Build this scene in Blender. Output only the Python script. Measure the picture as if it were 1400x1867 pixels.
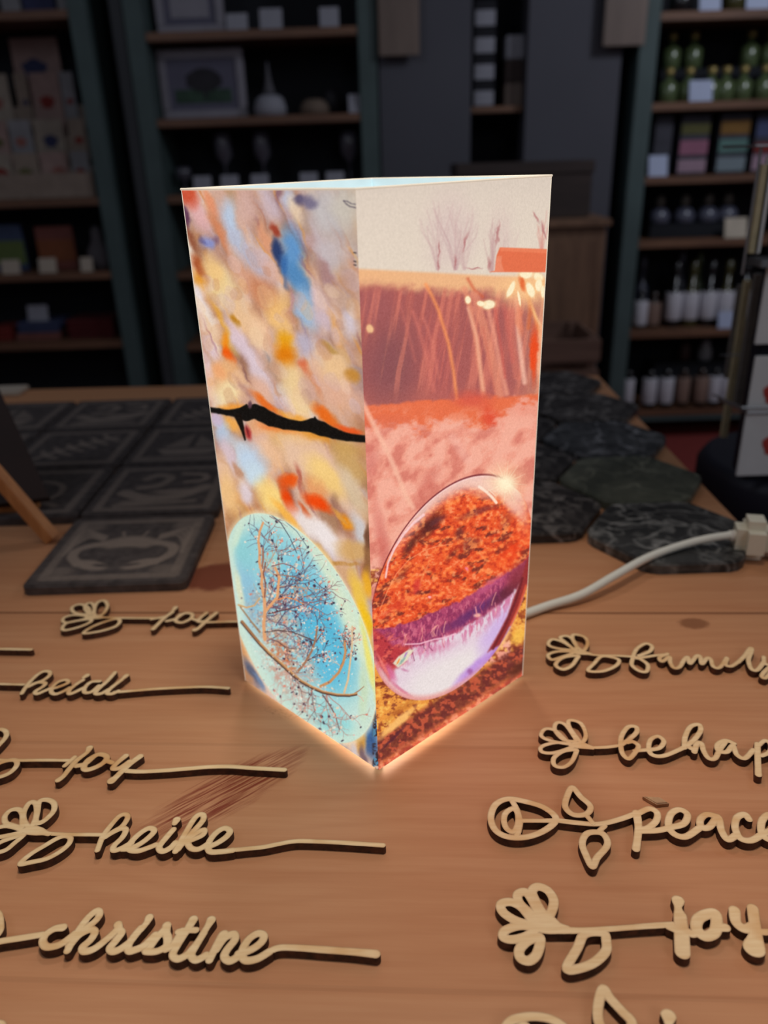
import bpy, bmesh, math, random
import numpy as np
from mathutils import Vector, Matrix
sc = bpy.context.scene
for o in list(bpy.data.objects): bpy.data.objects.remove(o)
C = bpy.context.collection
R = math.radians

# ---------------------------------------------------------------- camera, light, exposure (image taken as 1400 x 1867)
F_PX, PITCH, ROLL, EYE = 1437.8, R(24.212), R(1.857), 0.28454
fwd = Vector((0, math.cos(PITCH), -math.sin(PITCH))); r0 = Vector((1, 0, 0)); u0 = Vector((0, math.sin(PITCH), math.cos(PITCH)))
rgt = r0*math.cos(ROLL)-u0*math.sin(ROLL); upv = u0*math.cos(ROLL)+r0*math.sin(ROLL)
cam = bpy.data.objects.new('camera', bpy.data.cameras.new('camera')); C.objects.link(cam)
m = Matrix((rgt, upv, -fwd)).transposed().to_4x4(); m.translation = (0, 0, EYE); cam.matrix_world = m
cam.data.sensor_fit = 'VERTICAL'; cam.data.sensor_height = 36.0; cam.data.lens = 36.0*F_PX/1867
cam.data.clip_start = .01; cam.data.clip_end = 60
cam.data.dof.use_dof = True; cam.data.dof.focus_distance = .36; cam.data.dof.aperture_fstop = 7.0
sc.camera = cam
sc.view_settings.view_transform = 'Standard'; sc.view_settings.look = 'None'; sc.view_settings.gamma = 1; sc.view_settings.use_curve_mapping = False
sc.view_settings.exposure = 0.0
sc.cycles.use_denoising = True
sc.cycles.max_bounces = 6; sc.cycles.diffuse_bounces = 3; sc.cycles.caustics_reflective = False; sc.cycles.caustics_refractive = False
w = bpy.data.worlds.new('world'); sc.world = w; w.use_nodes = True
w.node_tree.nodes['Background'].inputs[0].default_value = (.66, .68, .78, 1); w.node_tree.nodes['Background'].inputs[1].default_value = .07

def lamp(name, kind, loc, aim, power, col, **kw):
    d = bpy.data.lights.new(name, kind); d.energy = power; d.color = col
    for k, v in kw.items(): setattr(d, k, v)
    o = bpy.data.objects.new(name, d); C.objects.link(o); o.location = loc
    o.rotation_euler = (Vector(aim)-Vector(loc)).to_track_quat('-Z', 'Y').to_euler(); return o
# the shop's ceiling spot over the front of the table, and fill lights added to brighten shelves and rack
lamp('ceiling_spot', 'SPOT', (.06, .30, 1.35), (.03, .16, 0), 29, (1, .88, .74), spot_size=R(48), spot_blend=1.0, shadow_soft_size=.11)
lamp('rear_ceiling_spot', 'SPOT', (-.10, 1.25, 1.5), (-.02, .24, 0), 13, (1, .86, .76), spot_size=R(34), spot_blend=1.0, shadow_soft_size=.10)
lamp('right_shelf_fill', 'AREA', (1.7, 1.6, 1.5), (1.25, 3.0, -.1), 11, (.84, .89, 1), shape='DISK', size=.5)  # added fill with no known lamp behind it, lifts the right-hand shelves
lamp('left_shelf_fill', 'AREA', (-1.4, .2, 1.7), (-.4, 3.0, .2), 4.4, (.78, .86, 1), shape='DISK', size=.8)  # no window known here; cool fill added for the left and middle shelves
lamp('card_rack_fill', 'AREA', (.9, -1.1, 1.3), (.50, .9, .15), 4.5, (.92, .94, 1), shape='DISK', size=.9)  # unseen fill from the camera side, added to brighten the rack's white cards

# a picture position on the table plane (z given) or on a plane parallel to the shelves (y given)
def ray(px, py): return fwd+rgt*((px-700)/F_PX)-upv*((py-933.5)/F_PX)
def at(px, py, z=0.0):
    d = ray(px, py); return Vector((0, 0, EYE))+d*((z-EYE)/d.z)
def aty(px, py, y):
    d = ray(px, py); return Vector((0, 0, EYE))+d*(y/d.y)

# ---------------------------------------------------------------- helpers
def setp(o, label=None, cat=None, group=None, kind=None):
    if label: o['label'] = label
    if cat: o['category'] = cat
    if group: o['group'] = group
    if kind: o['kind'] = kind
    return o
def empty(name, loc, label, cat, group=None):
    o = bpy.data.objects.new(name, None); C.objects.link(o); o.location = loc; o.empty_display_size = .02
    return setp(o, label, cat, group)
def link(name, me, mat, parent=None, smooth=False):
    o = bpy.data.objects.new(name, me); C.objects.link(o)
    for mm in (mat if isinstance(mat, (list, tuple)) else [mat]): me.materials.append(mm)
    if parent is not None:
        o.parent = parent; o.location = (0, 0, 0) if parent.type == 'MESH' else -parent.location
    if smooth: me.polygons.foreach_set('use_smooth', [True]*len(me.polygons))
    return o
def settle(o):
    """move a thing's origin to the middle of its base"""
    me = o.data; n = len(me.vertices); co = np.empty(n*3); me.vertices.foreach_get('co', co); co = co.reshape(-1, 3)
    c = (co.min(0)+co.max(0))/2; c[2] = co[:, 2].min(); me.vertices.foreach_set('co', (co-c).ravel()); o.location = c; me.update(); return o
class MB:
    """collects boxes, tubes and turned shapes in world coordinates -> one mesh"""
    def __init__(s): s.v = []; s.f = []; s.m = []
    def add(s, v, f, mi=0):
        n = len(s.v); s.v += [tuple(x) for x in v]; s.f += [[i+n for i in q] for q in f]; s.m += [mi]*len(f); return s
    def box(s, a, b, bev=0.0, mi=0, M=None):
        bm = bmesh.new(); bmesh.ops.create_cube(bm, size=1)
        a = Vector(a); b = Vector(b)
        for v in bm.verts: v.co = Vector([(a[i]+b[i])/2+v.co[i]*(b[i]-a[i]) for i in range(3)])
        if bev: bmesh.ops.bevel(bm, geom=bm.edges[:], offset=bev, segments=2, affect='EDGES')
        if M is not None: bm.transform(M)
        bm.verts.index_update(); s.add([v.co for v in bm.verts], [[v.index for v in f.verts] for f in bm.faces], mi); bm.free(); return s
    def prism(s, pts, z0, z1, bev=0.0, mi=0, M=None):
        bm = bmesh.new(); vs = [bm.verts.new((p[0], p[1], z0)) for p in pts]; f = bm.faces.new(vs)
        r = bmesh.ops.extrude_face_region(bm, geom=[f])
        for g in r['geom']:
            if isinstance(g, bmesh.types.BMVert): g.co.z = z1
        bmesh.ops.recalc_face_normals(bm, faces=bm.faces[:])
        if bev: bmesh.ops.bevel(bm, geom=[e for e in bm.edges if abs(e.verts[0].co.z-z1) < 1e-7 and abs(e.verts[1].co.z-z1) < 1e-7], offset=bev, segments=3, affect='EDGES')
        if M is not None: bm.transform(M)
        bm.verts.index_update(); s.add([v.co for v in bm.verts], [[v.index for v in f.verts] for f in bm.faces], mi); bm.free(); return s
    def lathe(s, c, prof, n=20, mi=0):
        """prof: (radius, height) from the bottom"""
        v = []; f = []; k = len(prof)
        for i in range(n):
            a = 2*math.pi*i/n
            for r, z in prof: v.append((c[0]+r*math.cos(a), c[1]+r*math.sin(a), c[2]+z))
        for i in range(n):
            j = (i+1) % n
            for q in range(k-1): f.append([i*k+q, j*k+q, j*k+q+1, i*k+q+1])
        f.append([i*k for i in range(n)][::-1]); f.append([i*k+k-1 for i in range(n)])
        return s.add(v, f, mi)
    def tube(s, pts, r, n=8, mi=0):
        P = [Vector(p) for p in pts]; v = []; f = []
        up = None
        for i, p in enumerate(P):
            t = (P[min(i+1, len(P)-1)]-P[max(i-1, 0)]).normalized()
            if up is None: up = t.orthogonal().normalized()
            up = (up-t*up.dot(t)).normalized(); sd = t.cross(up); rr = r[i] if isinstance(r, (list, tuple)) else r
            for k in range(n):
                a = 2*math.pi*k/n; v.append(p+(up*math.cos(a)+sd*math.sin(a))*rr)
        for i in range(len(P)-1):
            for k in range(n): f.append([i*n+k, i*n+(k+1) % n, (i+1)*n+(k+1) % n, (i+1)*n+k])
        f.append(list(range(n))[::-1]); f.append([(len(P)-1)*n+k for k in range(n)])
        return s.add(v, f, mi)
    def build(s, name, mat, parent=None, smooth=False):
        me = bpy.data.meshes.new(name); me.from_pydata(s.v, [], s.f); me.polygons.foreach_set('material_index', s.m)
        return link(name, me, mat, parent, smooth)
def spline(pts, n=8, closed=False):
    P = [tuple(p) for p in pts]; k = len(P); out = []
    if k < 3: return P
    for i in range(k if closed else k-1):
        a, b, c, d = ((P[(i+j-1) % k] for j in range(4)) if closed else (P[max(i-1, 0)], P[i], P[i+1], P[min(i+2, k-1)]))
        for q in range(n):
            t = q/n
            out.append(tuple(.5*((2*B)+(-A+Cc)*t+(2*A-5*B+4*Cc-D)*t*t+(-A+3*B-3*Cc+D)*t**3) for A, B, Cc, D in zip(a, b, c, d)))
    out.append(P[0] if closed else P[-1]); return out

# ---------------------------------------------------------------- materials
def lin(c): return tuple(((x/255.+.055)/1.055)**2.4 if x > 10 else x/255./12.92 for x in c)+(1,)
class NT:
    def __init__(s, name):
        s.mat = bpy.data.materials.new(name); s.mat.use_nodes = True; s.t = s.mat.node_tree; s.b = s.t.nodes['Principled BSDF']
    def n(s, kind, ins=None, **kw):
        q = s.t.nodes.new('ShaderNode'+kind)
        for k, v in kw.items(): setattr(q, k, v)
        for k, v in (ins or {}).items(): s.set(q, k, v)
        return q
    def set(s, q, k, v):
        if isinstance(v, bpy.types.NodeSocket): s.t.links.new(v, q.inputs[k])
        elif isinstance(v, bpy.types.Node): s.t.links.new(v.outputs[0], q.inputs[k])
        else: q.inputs[k].default_value = v
    def math(s, op, a, b=0.0, c=None, clamp=False):
        q = s.n('Math', {0: a, 1: b}, operation=op, use_clamp=clamp)
        if c is not None: s.set(q, 2, c)
        return q.outputs[0]
    def mix(s, f, a, b, mode='MIX'):
        q = s.n('Mix', data_type='RGBA', blend_type=mode); s.set(q, 0, f); s.set(q, 6, a); s.set(q, 7, b); return q.outputs[2]
    def ramp(s, f, stops):
        q = s.n('ValToRGB', {0: f}); e = q.color_ramp.elements
        while len(e) < len(stops): e.new(.5)
        for i, (p, c) in enumerate(stops): e[i].position = p; e[i].color = c
        return q.outputs[0]
    def noise(s, vec, scale, detail=3, rough=.5, **kw):
        return s.n('TexNoise', {'Vector': vec, 'Scale': scale, 'Detail': detail, 'Roughness': rough}, **kw).outputs[0]
    def mapping(s, loc=(0,0,0), rot=(0,0,0), scale=(1,1,1), src=None):
        tc = s.n('TexCoord').outputs['Object'] if src is None else src
        return s.n('Mapping', {'Vector': tc, 'Location': loc, 'Rotation': rot, 'Scale': scale}).outputs[0]
    def bump(s, h, strength=.3, dist=.001): s.set(s.b, 'Normal', s.n('Bump', {'Height': h, 'Strength': strength, 'Distance': dist}))
def plain(name, col, rough=.6, var=.12, scale=30, metal=0, spec=.4, em=None, trans=0, bump=0.0):
    q = NT(name); v = q.mapping(); f = q.noise(v, scale, 4)
    c = lin(col); d = tuple(x*(1-var) for x in c[:3])+(1,); e = tuple(min(1, x*(1+var)) for x in c[:3])+(1,)
    q.set(q.b, 'Base Color', q.ramp(f, [(.3, d), (.7, e)])); q.b.inputs['Roughness'].default_value = rough; q.b.inputs['Metallic'].default_value = metal
    q.b.inputs['Specular IOR Level'].default_value = spec
    if trans: q.b.inputs['Transmission Weight'].default_value = trans
    if em: q.b.inputs['Emission Color'].default_value = lin(em[0]); q.b.inputs['Emission Strength'].default_value = em[1]
    if bump: q.bump(f, bump)
    return q.mat
def wood(name, dark, light, ax=0, scale=1.0, rough=.55):
    q = NT(name); s_ = [14*scale]*3; s_[ax] = 1.2*scale
    v = q.mapping(scale=tuple(s_)); f = q.noise(v, 3, 5, .6); g = q.noise(v, 22, 3)
    f = q.math('ADD', q.math('MULTIPLY', f, .75), q.math('MULTIPLY', g, .25))
    q.set(q.b, 'Base Color', q.ramp(f, [(.32, lin(dark)), (.66, lin(light))])); q.b.inputs['Roughness'].default_value = rough; q.bump(g, .1)
    return q.mat

def table_wood():
    q = NT('pine_boards'); v = q.mapping(rot=(0, 0, R(3.6)))
    sep = q.n('SeparateXYZ', {0: v}); x, y = sep.outputs[0], sep.outputs[1]
    # boards, joint at y = .464 in turned coordinates
    yb = q.math('DIVIDE', q.math('ADD', y, -.4637+1.34), .134); bi = q.math('FLOOR', yb); fr = q.math('SUBTRACT', yb, bi)
    wn = q.n('TexWhiteNoise', {'W': bi}, noise_dimensions='1D'); rb = wn.outputs[0]
    jt = q.math('LESS_THAN', q.math('ABSOLUTE', q.math('SUBTRACT', q.math('FRACT', q.math('ADD', fr, .5)), .5)), .009)
    off = q.n('CombineXYZ', {0: q.math('MULTIPLY', rb, 3.1), 1: q.math('MULTIPLY', rb, 7.7), 2: 0.0})
    vv = q.n('VectorMath', {0: v, 1: off.outputs[0]}, operation='ADD').outputs[0]
    wob = q.noise(q.n('Mapping', {'Vector': vv, 'Scale': (3, 9, 1)}).outputs[0], 1.3, 3)
    base = q.math('ADD', q.math('MULTIPLY', q.n('SeparateXYZ', {0: vv}).outputs[1], 1.0), q.math('MULTIPLY', wob, .06))
    ring = q.math('SINE', q.math('MULTIPLY', base, 620.0)); ring = q.math('MULTIPLY_ADD', ring, .5, .5); ring = q.math('POWER', ring, 2.5)
    fine = q.noise(q.n('Mapping', {'Vector': vv, 'Scale': (16, 420, 1)}).outputs[0], 1, 4, .6)
    mid = q.noise(q.n('Mapping', {'Vector': vv, 'Scale': (4, 55, 1)}).outputs[0], 1, 4, .55)
    f = q.math('ADD', q.math('MULTIPLY', mid, .62), q.math('MULTIPLY', fine, .38))
    col = q.ramp(f, [(.24, lin((184, 126, 88))), (.5, lin((200, 146, 106))), (.76, lin((212, 162, 122)))])
    col = q.mix(q.math('MULTIPLY', ring, q.math('MULTIPLY', mid, .22)), col, lin((160, 100, 62)))
    col = q.mix(q.math('MULTIPLY', rb, .30), col, lin((182, 112, 74)))
    # knots and the reddish heartwood flame; (x, y, rx, ry, turn, strength)
    def spot(cx, cy, rx, ry, a, k):
        mp = q.n('Mapping', {'Vector': q.n('TexCoord').outputs['Object'], 'Location': (cx, cy, 0), 'Rotation': (0, 0, R(a)), 'Scale': (rx, ry, 1)}, vector_type='TEXTURE').outputs[0]
        ln = q.n('VectorMath', {0: mp}, operation='LENGTH').outputs['Value']
        nz = q.noise(mp, 2.2, 3)
        return q.math('MULTIPLY', q.math('SUBTRACT', 1.25, q.math('ADD', ln, q.math('MULTIPLY', q.math('SUBTRACT', nz, .5), .7)), clamp=True), k, clamp=True), mp
    p = at(398, 1050); s1, _ = spot(p.x, p.y, .026, .019, 10, 3.0); col = q.mix(q.math('MULTIPLY', s1, .8), col, lin((112, 38, 26)))
    p = at(1265, 1136); s2, _ = spot(p.x, p.y, .009, .006, 0, 2.5); col = q.mix(q.math('MULTIPLY', s2, .7), col, lin((120, 70, 40)))
    p = at(415, 1440); s3, mp = spot(p.x, p.y, .040, .013, 38, 1.8)
    st = q.noise(q.n('Mapping', {'Vector': mp, 'Scale': (1.2, 9, 1)}).outputs[0], 1, 4, .6)
    col = q.mix(q.math('MULTIPLY', s3, q.math('MULTIPLY', q.math('SUBTRACT', st, .42, clamp=True), 7, clamp=True)), col, lin((136, 62, 40)))
    p = at(520, 1300); s4, mp4 = spot(p.x, p.y, .016, .004, -20, 1.5); st4 = q.noise(mp4, 6, 2)
    col = q.mix(q.math('MULTIPLY', s4, q.math('MULTIPLY', q.math('SUBTRACT', st4, .5, clamp=True), 4, clamp=True)), col, lin((140, 88, 54)))
    first = q.math('COMPARE', q.math('ROUND', yb), round(2.0/.1235), .1) if False else q.math('LESS_THAN', q.math('ABSOLUTE', q.math('SUBTRACT', y, .4637)), .003)
    col = q.mix(q.math('MULTIPLY', jt, q.math('MULTIPLY_ADD', first, .62, .13)), col, lin((110, 66, 38)))
    q.set(q.b, 'Base Color', col); q.b.inputs['Roughness'].default_value = .48; q.b.inputs['Specular IOR Level'].default_value = .3
    q.bump(q.math('SUBTRACT', f, q.math('MULTIPLY', jt, 1.5)), .22, .0006)
    return q.mat
def slate_mat():
    q = NT('engraved_slate'); v = q.mapping(); a = q.n('Attribute', attribute_name='engraving').outputs['Fac']
    n = q.noise(v, 120, 5, .6); n2 = q.noise(v, 700, 2)
    col = q.ramp(n, [(.3, lin((58, 52, 52))), (.7, lin((90, 82, 80)))])
    col = q.mix(q.math('MULTIPLY', a, q.math('MULTIPLY_ADD', n2, .8, .5), clamp=True), col, lin((140, 126, 116)))
    q.set(q.b, 'Base Color', col); q.b.inputs['Roughness'].default_value = .6; q.b.inputs['Specular IOR Level'].default_value = .3
    q.bump(q.math('SUBTRACT', n, q.math('MULTIPLY', a, .6)), .5, .0008); return q.mat
def marble_slate(name, dark, vein, glow, seed):
    q = NT(name); v = q.mapping(loc=(seed*1.7, seed, 0)); d = q.noise(v, 22, 4, .6)
    dist = q.n('TexNoise', {'Vector': v, 'Scale': 16.0, 'Detail': 3.0}).outputs['Color']
    vv = q.n('VectorMath', {0: v, 1: q.n('VectorMath', {0: dist, 'Scale': .035}, operation='SCALE').outputs[0]}, operation='ADD').outputs[0]
    r1 = q.math('ABSOLUTE', q.math('SUBTRACT', q.noise(vv, 26, 2), .5)); r2 = q.math('ABSOLUTE', q.math('SUBTRACT', q.noise(vv, 60, 3), .5))
    n = q.noise(v, 34, 3); k = q.math('SUBTRACT', 1.0, q.math('MULTIPLY', r1, 26), clamp=True); k2 = q.math('SUBTRACT', 1.0, q.math('MULTIPLY', r2, 18), clamp=True)
    k = q.math('MULTIPLY', q.math('ADD', q.math('MULTIPLY', k, .8), q.math('MULTIPLY', k2, .4), clamp=True), q.math('MULTIPLY_ADD', n, 2.2, -.55, clamp=True), clamp=True)
    col = q.ramp(d, [(.35, lin(dark)), (.7, lin(glow))]); col = q.mix(k, col, lin(vein))
    q.set(q.b, 'Base Color', col); q.b.inputs['Roughness'].default_value = .4; q.b.inputs['Specular IOR Level'].default_value = .35; q.bump(d, .2, .001); return q.mat
def ply_top():
    q = NT('laser_cut_plywood'); v = q.mapping(scale=(60, 500, 1)); f = q.noise(v, 1, 3); n = q.noise(q.mapping(), 90, 3); n3 = q.noise(q.mapping(), 45, 2)
    e = q.n('Attribute', attribute_name='edge').outputs['Fac']
    col = q.ramp(f, [(.3, lin((234, 198, 146))), (.7, lin((248, 220, 174)))])
    col = q.mix(q.math('MULTIPLY', q.math('SUBTRACT', n3, .52, clamp=True), 3.4, clamp=True), col, lin((216, 160, 96)))
    b = q.math('SUBTRACT', 1.0, q.math('MULTIPLY', e, 1.0), clamp=True)
    col = q.mix(q.math('MULTIPLY', q.math('POWER', b, 2.2), q.math('MULTIPLY_ADD', n, 1.2, .1, clamp=True)), col, lin((132, 76, 40)))
    q.set(q.b, 'Base Color', col); q.b.inputs['Roughness'].default_value = .55; q.bump(f, .1, .0004); return q.mat
def ply_side():
    q = NT('burnt_cut_edge'); v = q.mapping(scale=(1, 1, 1)); z = q.n('SeparateXYZ', {0: v}).outputs[2]
    n = q.noise(v, 300, 3); q.set(q.b, 'Base Color', q.ramp(n, [(.3, lin((44, 24, 16))), (.75, lin((92, 54, 34)))])); q.b.inputs['Roughness'].default_value = .7; return q.mat
def paper_glow(name, col, k):
    q = NT(name); v = q.mapping(); f = q.noise(v, 40, 3)
    c = q.ramp(f, [(.3, lin(tuple(x*.94 for x in col))), (.7, lin(col))])
    q.set(q.b, 'Base Color', c); q.set(q.b, 'Emission Color', c); q.b.inputs['Emission Strength'].default_value = k; q.b.inputs['Roughness'].default_value = .6; q.mat.cycles.emission_sampling = 'NONE'; return q.mat
def print_glow():
    q = NT('backlit_photo_print'); a = q.n('Attribute', attribute_name='print').outputs['Color']
    pores = q.noise(q.mapping(), 900, 2); col = q.mix(1.0, a, q.ramp(pores, [(.2, (.93, .93, .93, 1)), (.8, (1.07, 1.07, 1.07, 1))]), 'MULTIPLY')
    hs = q.n('HueSaturation', {'Saturation': 1.0, 'Value': 1.0, 'Color': col}).outputs[0]
    q.set(q.b, 'Emission Color', hs); q.b.inputs['Emission Strength'].default_value = 1.0
    q.set(q.b, 'Base Color', q.mix(.9, hs, (0, 0, 0, 1))); q.b.inputs['Roughness'].default_value = .5; q.b.inputs['Specular IOR Level'].default_value = .15
    q.mat.cycles.emission_sampling = 'NONE'; return q.mat
# ---------------------------------------------------------------- painting the two printed photographs of the shade
class Canvas:
    """A small paint surface in numpy; x0,y0 is the offset of its own drawing units."""
    def __init__(s, x0, y0, w, h, col, k=1.0):
        s.x0, s.y0, s.k = x0, y0, k
        s.w, s.h = int(w*k), int(h*k)
        s.a = np.zeros((s.h, s.w, 3)); s.a[:] = np.array(col)/255.
        s.T = (1.0, 0.0, 0.0); s.mask = None
    def frame(s, ox, oy, scale): s.T = (1.0/scale, ox, oy)
    def pt(s, x, y):
        f, ox, oy = s.T
        return ((ox+x*f-s.x0)*s.k, (oy+y*f-s.y0)*s.k)
    def ln(s, r): return r*s.T[0]*s.k
    def win(s, cx, cy, r):
        return max(0, int(cx-r)), min(s.w, int(cx+r)+2), max(0, int(cy-r)), min(s.h, int(cy+r)+2)
    def mix(s, win, al, col):
        x0, x1, y0, y1 = win
        if s.mask is not None: al = al*s.mask[y0:y1, x0:x1]
        c = np.asarray(col)/255.
        s.a[y0:y1, x0:x1] += al[..., None]*(c-s.a[y0:y1, x0:x1])
    def grid(s, w):
        x0, x1, y0, y1 = w
        return np.meshgrid(np.arange(x0, x1), np.arange(y0, y1))
    def blob(s, x, y, rx, ry, ang, col, alpha=1.0, hard=0.35):
        cx, cy = s.pt(x, y); rx = s.ln(rx); ry = s.ln(ry)
        w = s.win(cx, cy, max(rx, ry)*1.6)
        if w[0] >= w[1] or w[2] >= w[3]: return
        X, Y = s.grid(w)
        if s.warp is not None:
            X = X+s.warp[0][w[2]:w[3], w[0]:w[1]]; Y = Y+s.warp[1][w[2]:w[3], w[0]:w[1]]
        c, n = math.cos(math.radians(ang)), math.sin(math.radians(ang))
        u = ((X-cx)*c+(Y-cy)*n)/max(rx, .1); v = (-(X-cx)*n+(Y-cy)*c)/max(ry, .1)
        d = np.sqrt(u*u+v*v)
        lo, hi = hard, 1.0+(1-hard)*.5
        t = np.clip((hi-d)/(hi-lo), 0, 1)
        s.mix(w, alpha*t*t*(3-2*t), col)
    warp = None
    def line(s, pts, r, col, alpha=1.0, soft=1.0, r2=None):
        P = [s.pt(*p) for p in pts]; n = len(P)-1; r = s.ln(r); r2 = r if r2 is None else s.ln(r2)
        sf = max(s.ln(soft), .6)
        m = max(r, r2)+sf+1
        w = (max(0, int(min(p[0] for p in P)-m)), min(s.w, int(max(p[0] for p in P)+m)+2),
             max(0, int(min(p[1] for p in P)-m)), min(s.h, int(max(p[1] for p in P)+m)+2))
        if w[0] >= w[1] or w[2] >= w[3]: return
        X, Y = s.grid(w); best = np.full(X.shape, 1e9)
        if s.warp is not None and r > 6:
            X = X+s.warp[0][w[2]:w[3], w[0]:w[1]]*.4; Y = Y+s.warp[1][w[2]:w[3], w[0]:w[1]]*.4
        for i in range(n):
            (ax, ay), (bx, by) = P[i], P[i+1]
            dx, dy = bx-ax, by-ay; L = dx*dx+dy*dy+1e-9
            t = np.clip(((X-ax)*dx+(Y-ay)*dy)/L, 0, 1)
            rr = r+(r2-r)*(i+t)/n
            best = np.minimum(best, np.hypot(X-ax-t*dx, Y-ay-t*dy)-rr)
        t = np.clip(.5-best/(2*sf), 0, 1)
        s.mix(w, alpha*t*t*(3-2*t), col)
    def stroke(s, pts, col, alpha=1.0, soft=2.0):
        """pts of (x, y, radius)"""
        for a, b in zip(pts[:-1], pts[1:]):
            s.line([a[:2], b[:2]], a[2], col, alpha, soft, b[2])
    def poly(s, pts, col, alpha=1.0, soft=1.5):
        P = [s.pt(*p) for p in pts]
        m = s.ln(soft)*2+2
        w = (max(0, int(min(p[0] for p in P)-m)), min(s.w, int(max(p[0] for p in P)+m)+2),
             max(0, int(min(p[1] for p in P)-m)), min(s.h, int(max(p[1] for p in P)+m)+2))
        if w[0] >= w[1] or w[2] >= w[3]: return
        X, Y = s.grid(w)
        if s.warp is not None:
            X = X+s.warp[0][w[2]:w[3], w[0]:w[1]]*.3; Y = Y+s.warp[1][w[2]:w[3], w[0]:w[1]]*.3
        ins = np.zeros(X.shape, bool); best = np.full(X.shape, 1e9)
        for (ax, ay), (bx, by) in zip(P, P[1:]+P[:1]):
            c = ((ay > Y) != (by > Y)) & (X < (bx-ax)*(Y-ay)/((by-ay) or 1e-9)+ax)
            ins ^= c
            dx, dy = bx-ax, by-ay; L = dx*dx+dy*dy+1e-9
            t = np.clip(((X-ax)*dx+(Y-ay)*dy)/L, 0, 1)
            best = np.minimum(best, np.hypot(X-ax-t*dx, Y-ay-t*dy))
        d = np.where(ins, -best, best); sf = max(s.ln(soft), .6)
        t = np.clip(.5-d/(2*sf), 0, 1)
        s.mix(w, alpha*t*t*(3-2*t), col)
    def fill(s, al, col): s.mix((0, s.w, 0, s.h), al, col)
    def coords(s):
        """drawing-frame coordinates of every pixel"""
        X, Y = np.meshgrid(np.arange(s.w), np.arange(s.h)); f, ox, oy = s.T
        return (X/s.k+s.x0-ox)/f, (Y/s.k+s.y0-oy)/f

def vnoise(X, Y, seed=0):
    xi = np.floor(X).astype(np.int64); yi = np.floor(Y).astype(np.int64); fx = X-xi; fy = Y-yi
    fx = fx*fx*(3-2*fx); fy = fy*fy*(3-2*fy)
    def h(i, j):
        n = (i*374761393+j*668265263+seed*982451653) & 0xffffffff
        n = ((n ^ (n >> 13))*1274126177) & 0xffffffff
        return ((n ^ (n >> 16)) & 0xffff)/65535.
    return (h(xi, yi)*(1-fx)+h(xi+1, yi)*fx)*(1-fy)+(h(xi, yi+1)*(1-fx)+h(xi+1, yi+1)*fx)*fy
def fbm(X, Y, seed=0, n=4):
    v = 0; a = .5; t = 0
    for i in range(n):
        v = v+a*vnoise(X*2**i, Y*2**i, seed+i*17); t += a; a *= .5
    return v/t
def sstep(a, b, x):
    t = np.clip((x-a)/(b-a), 0, 1); return t*t*(3-2*t)

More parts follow.
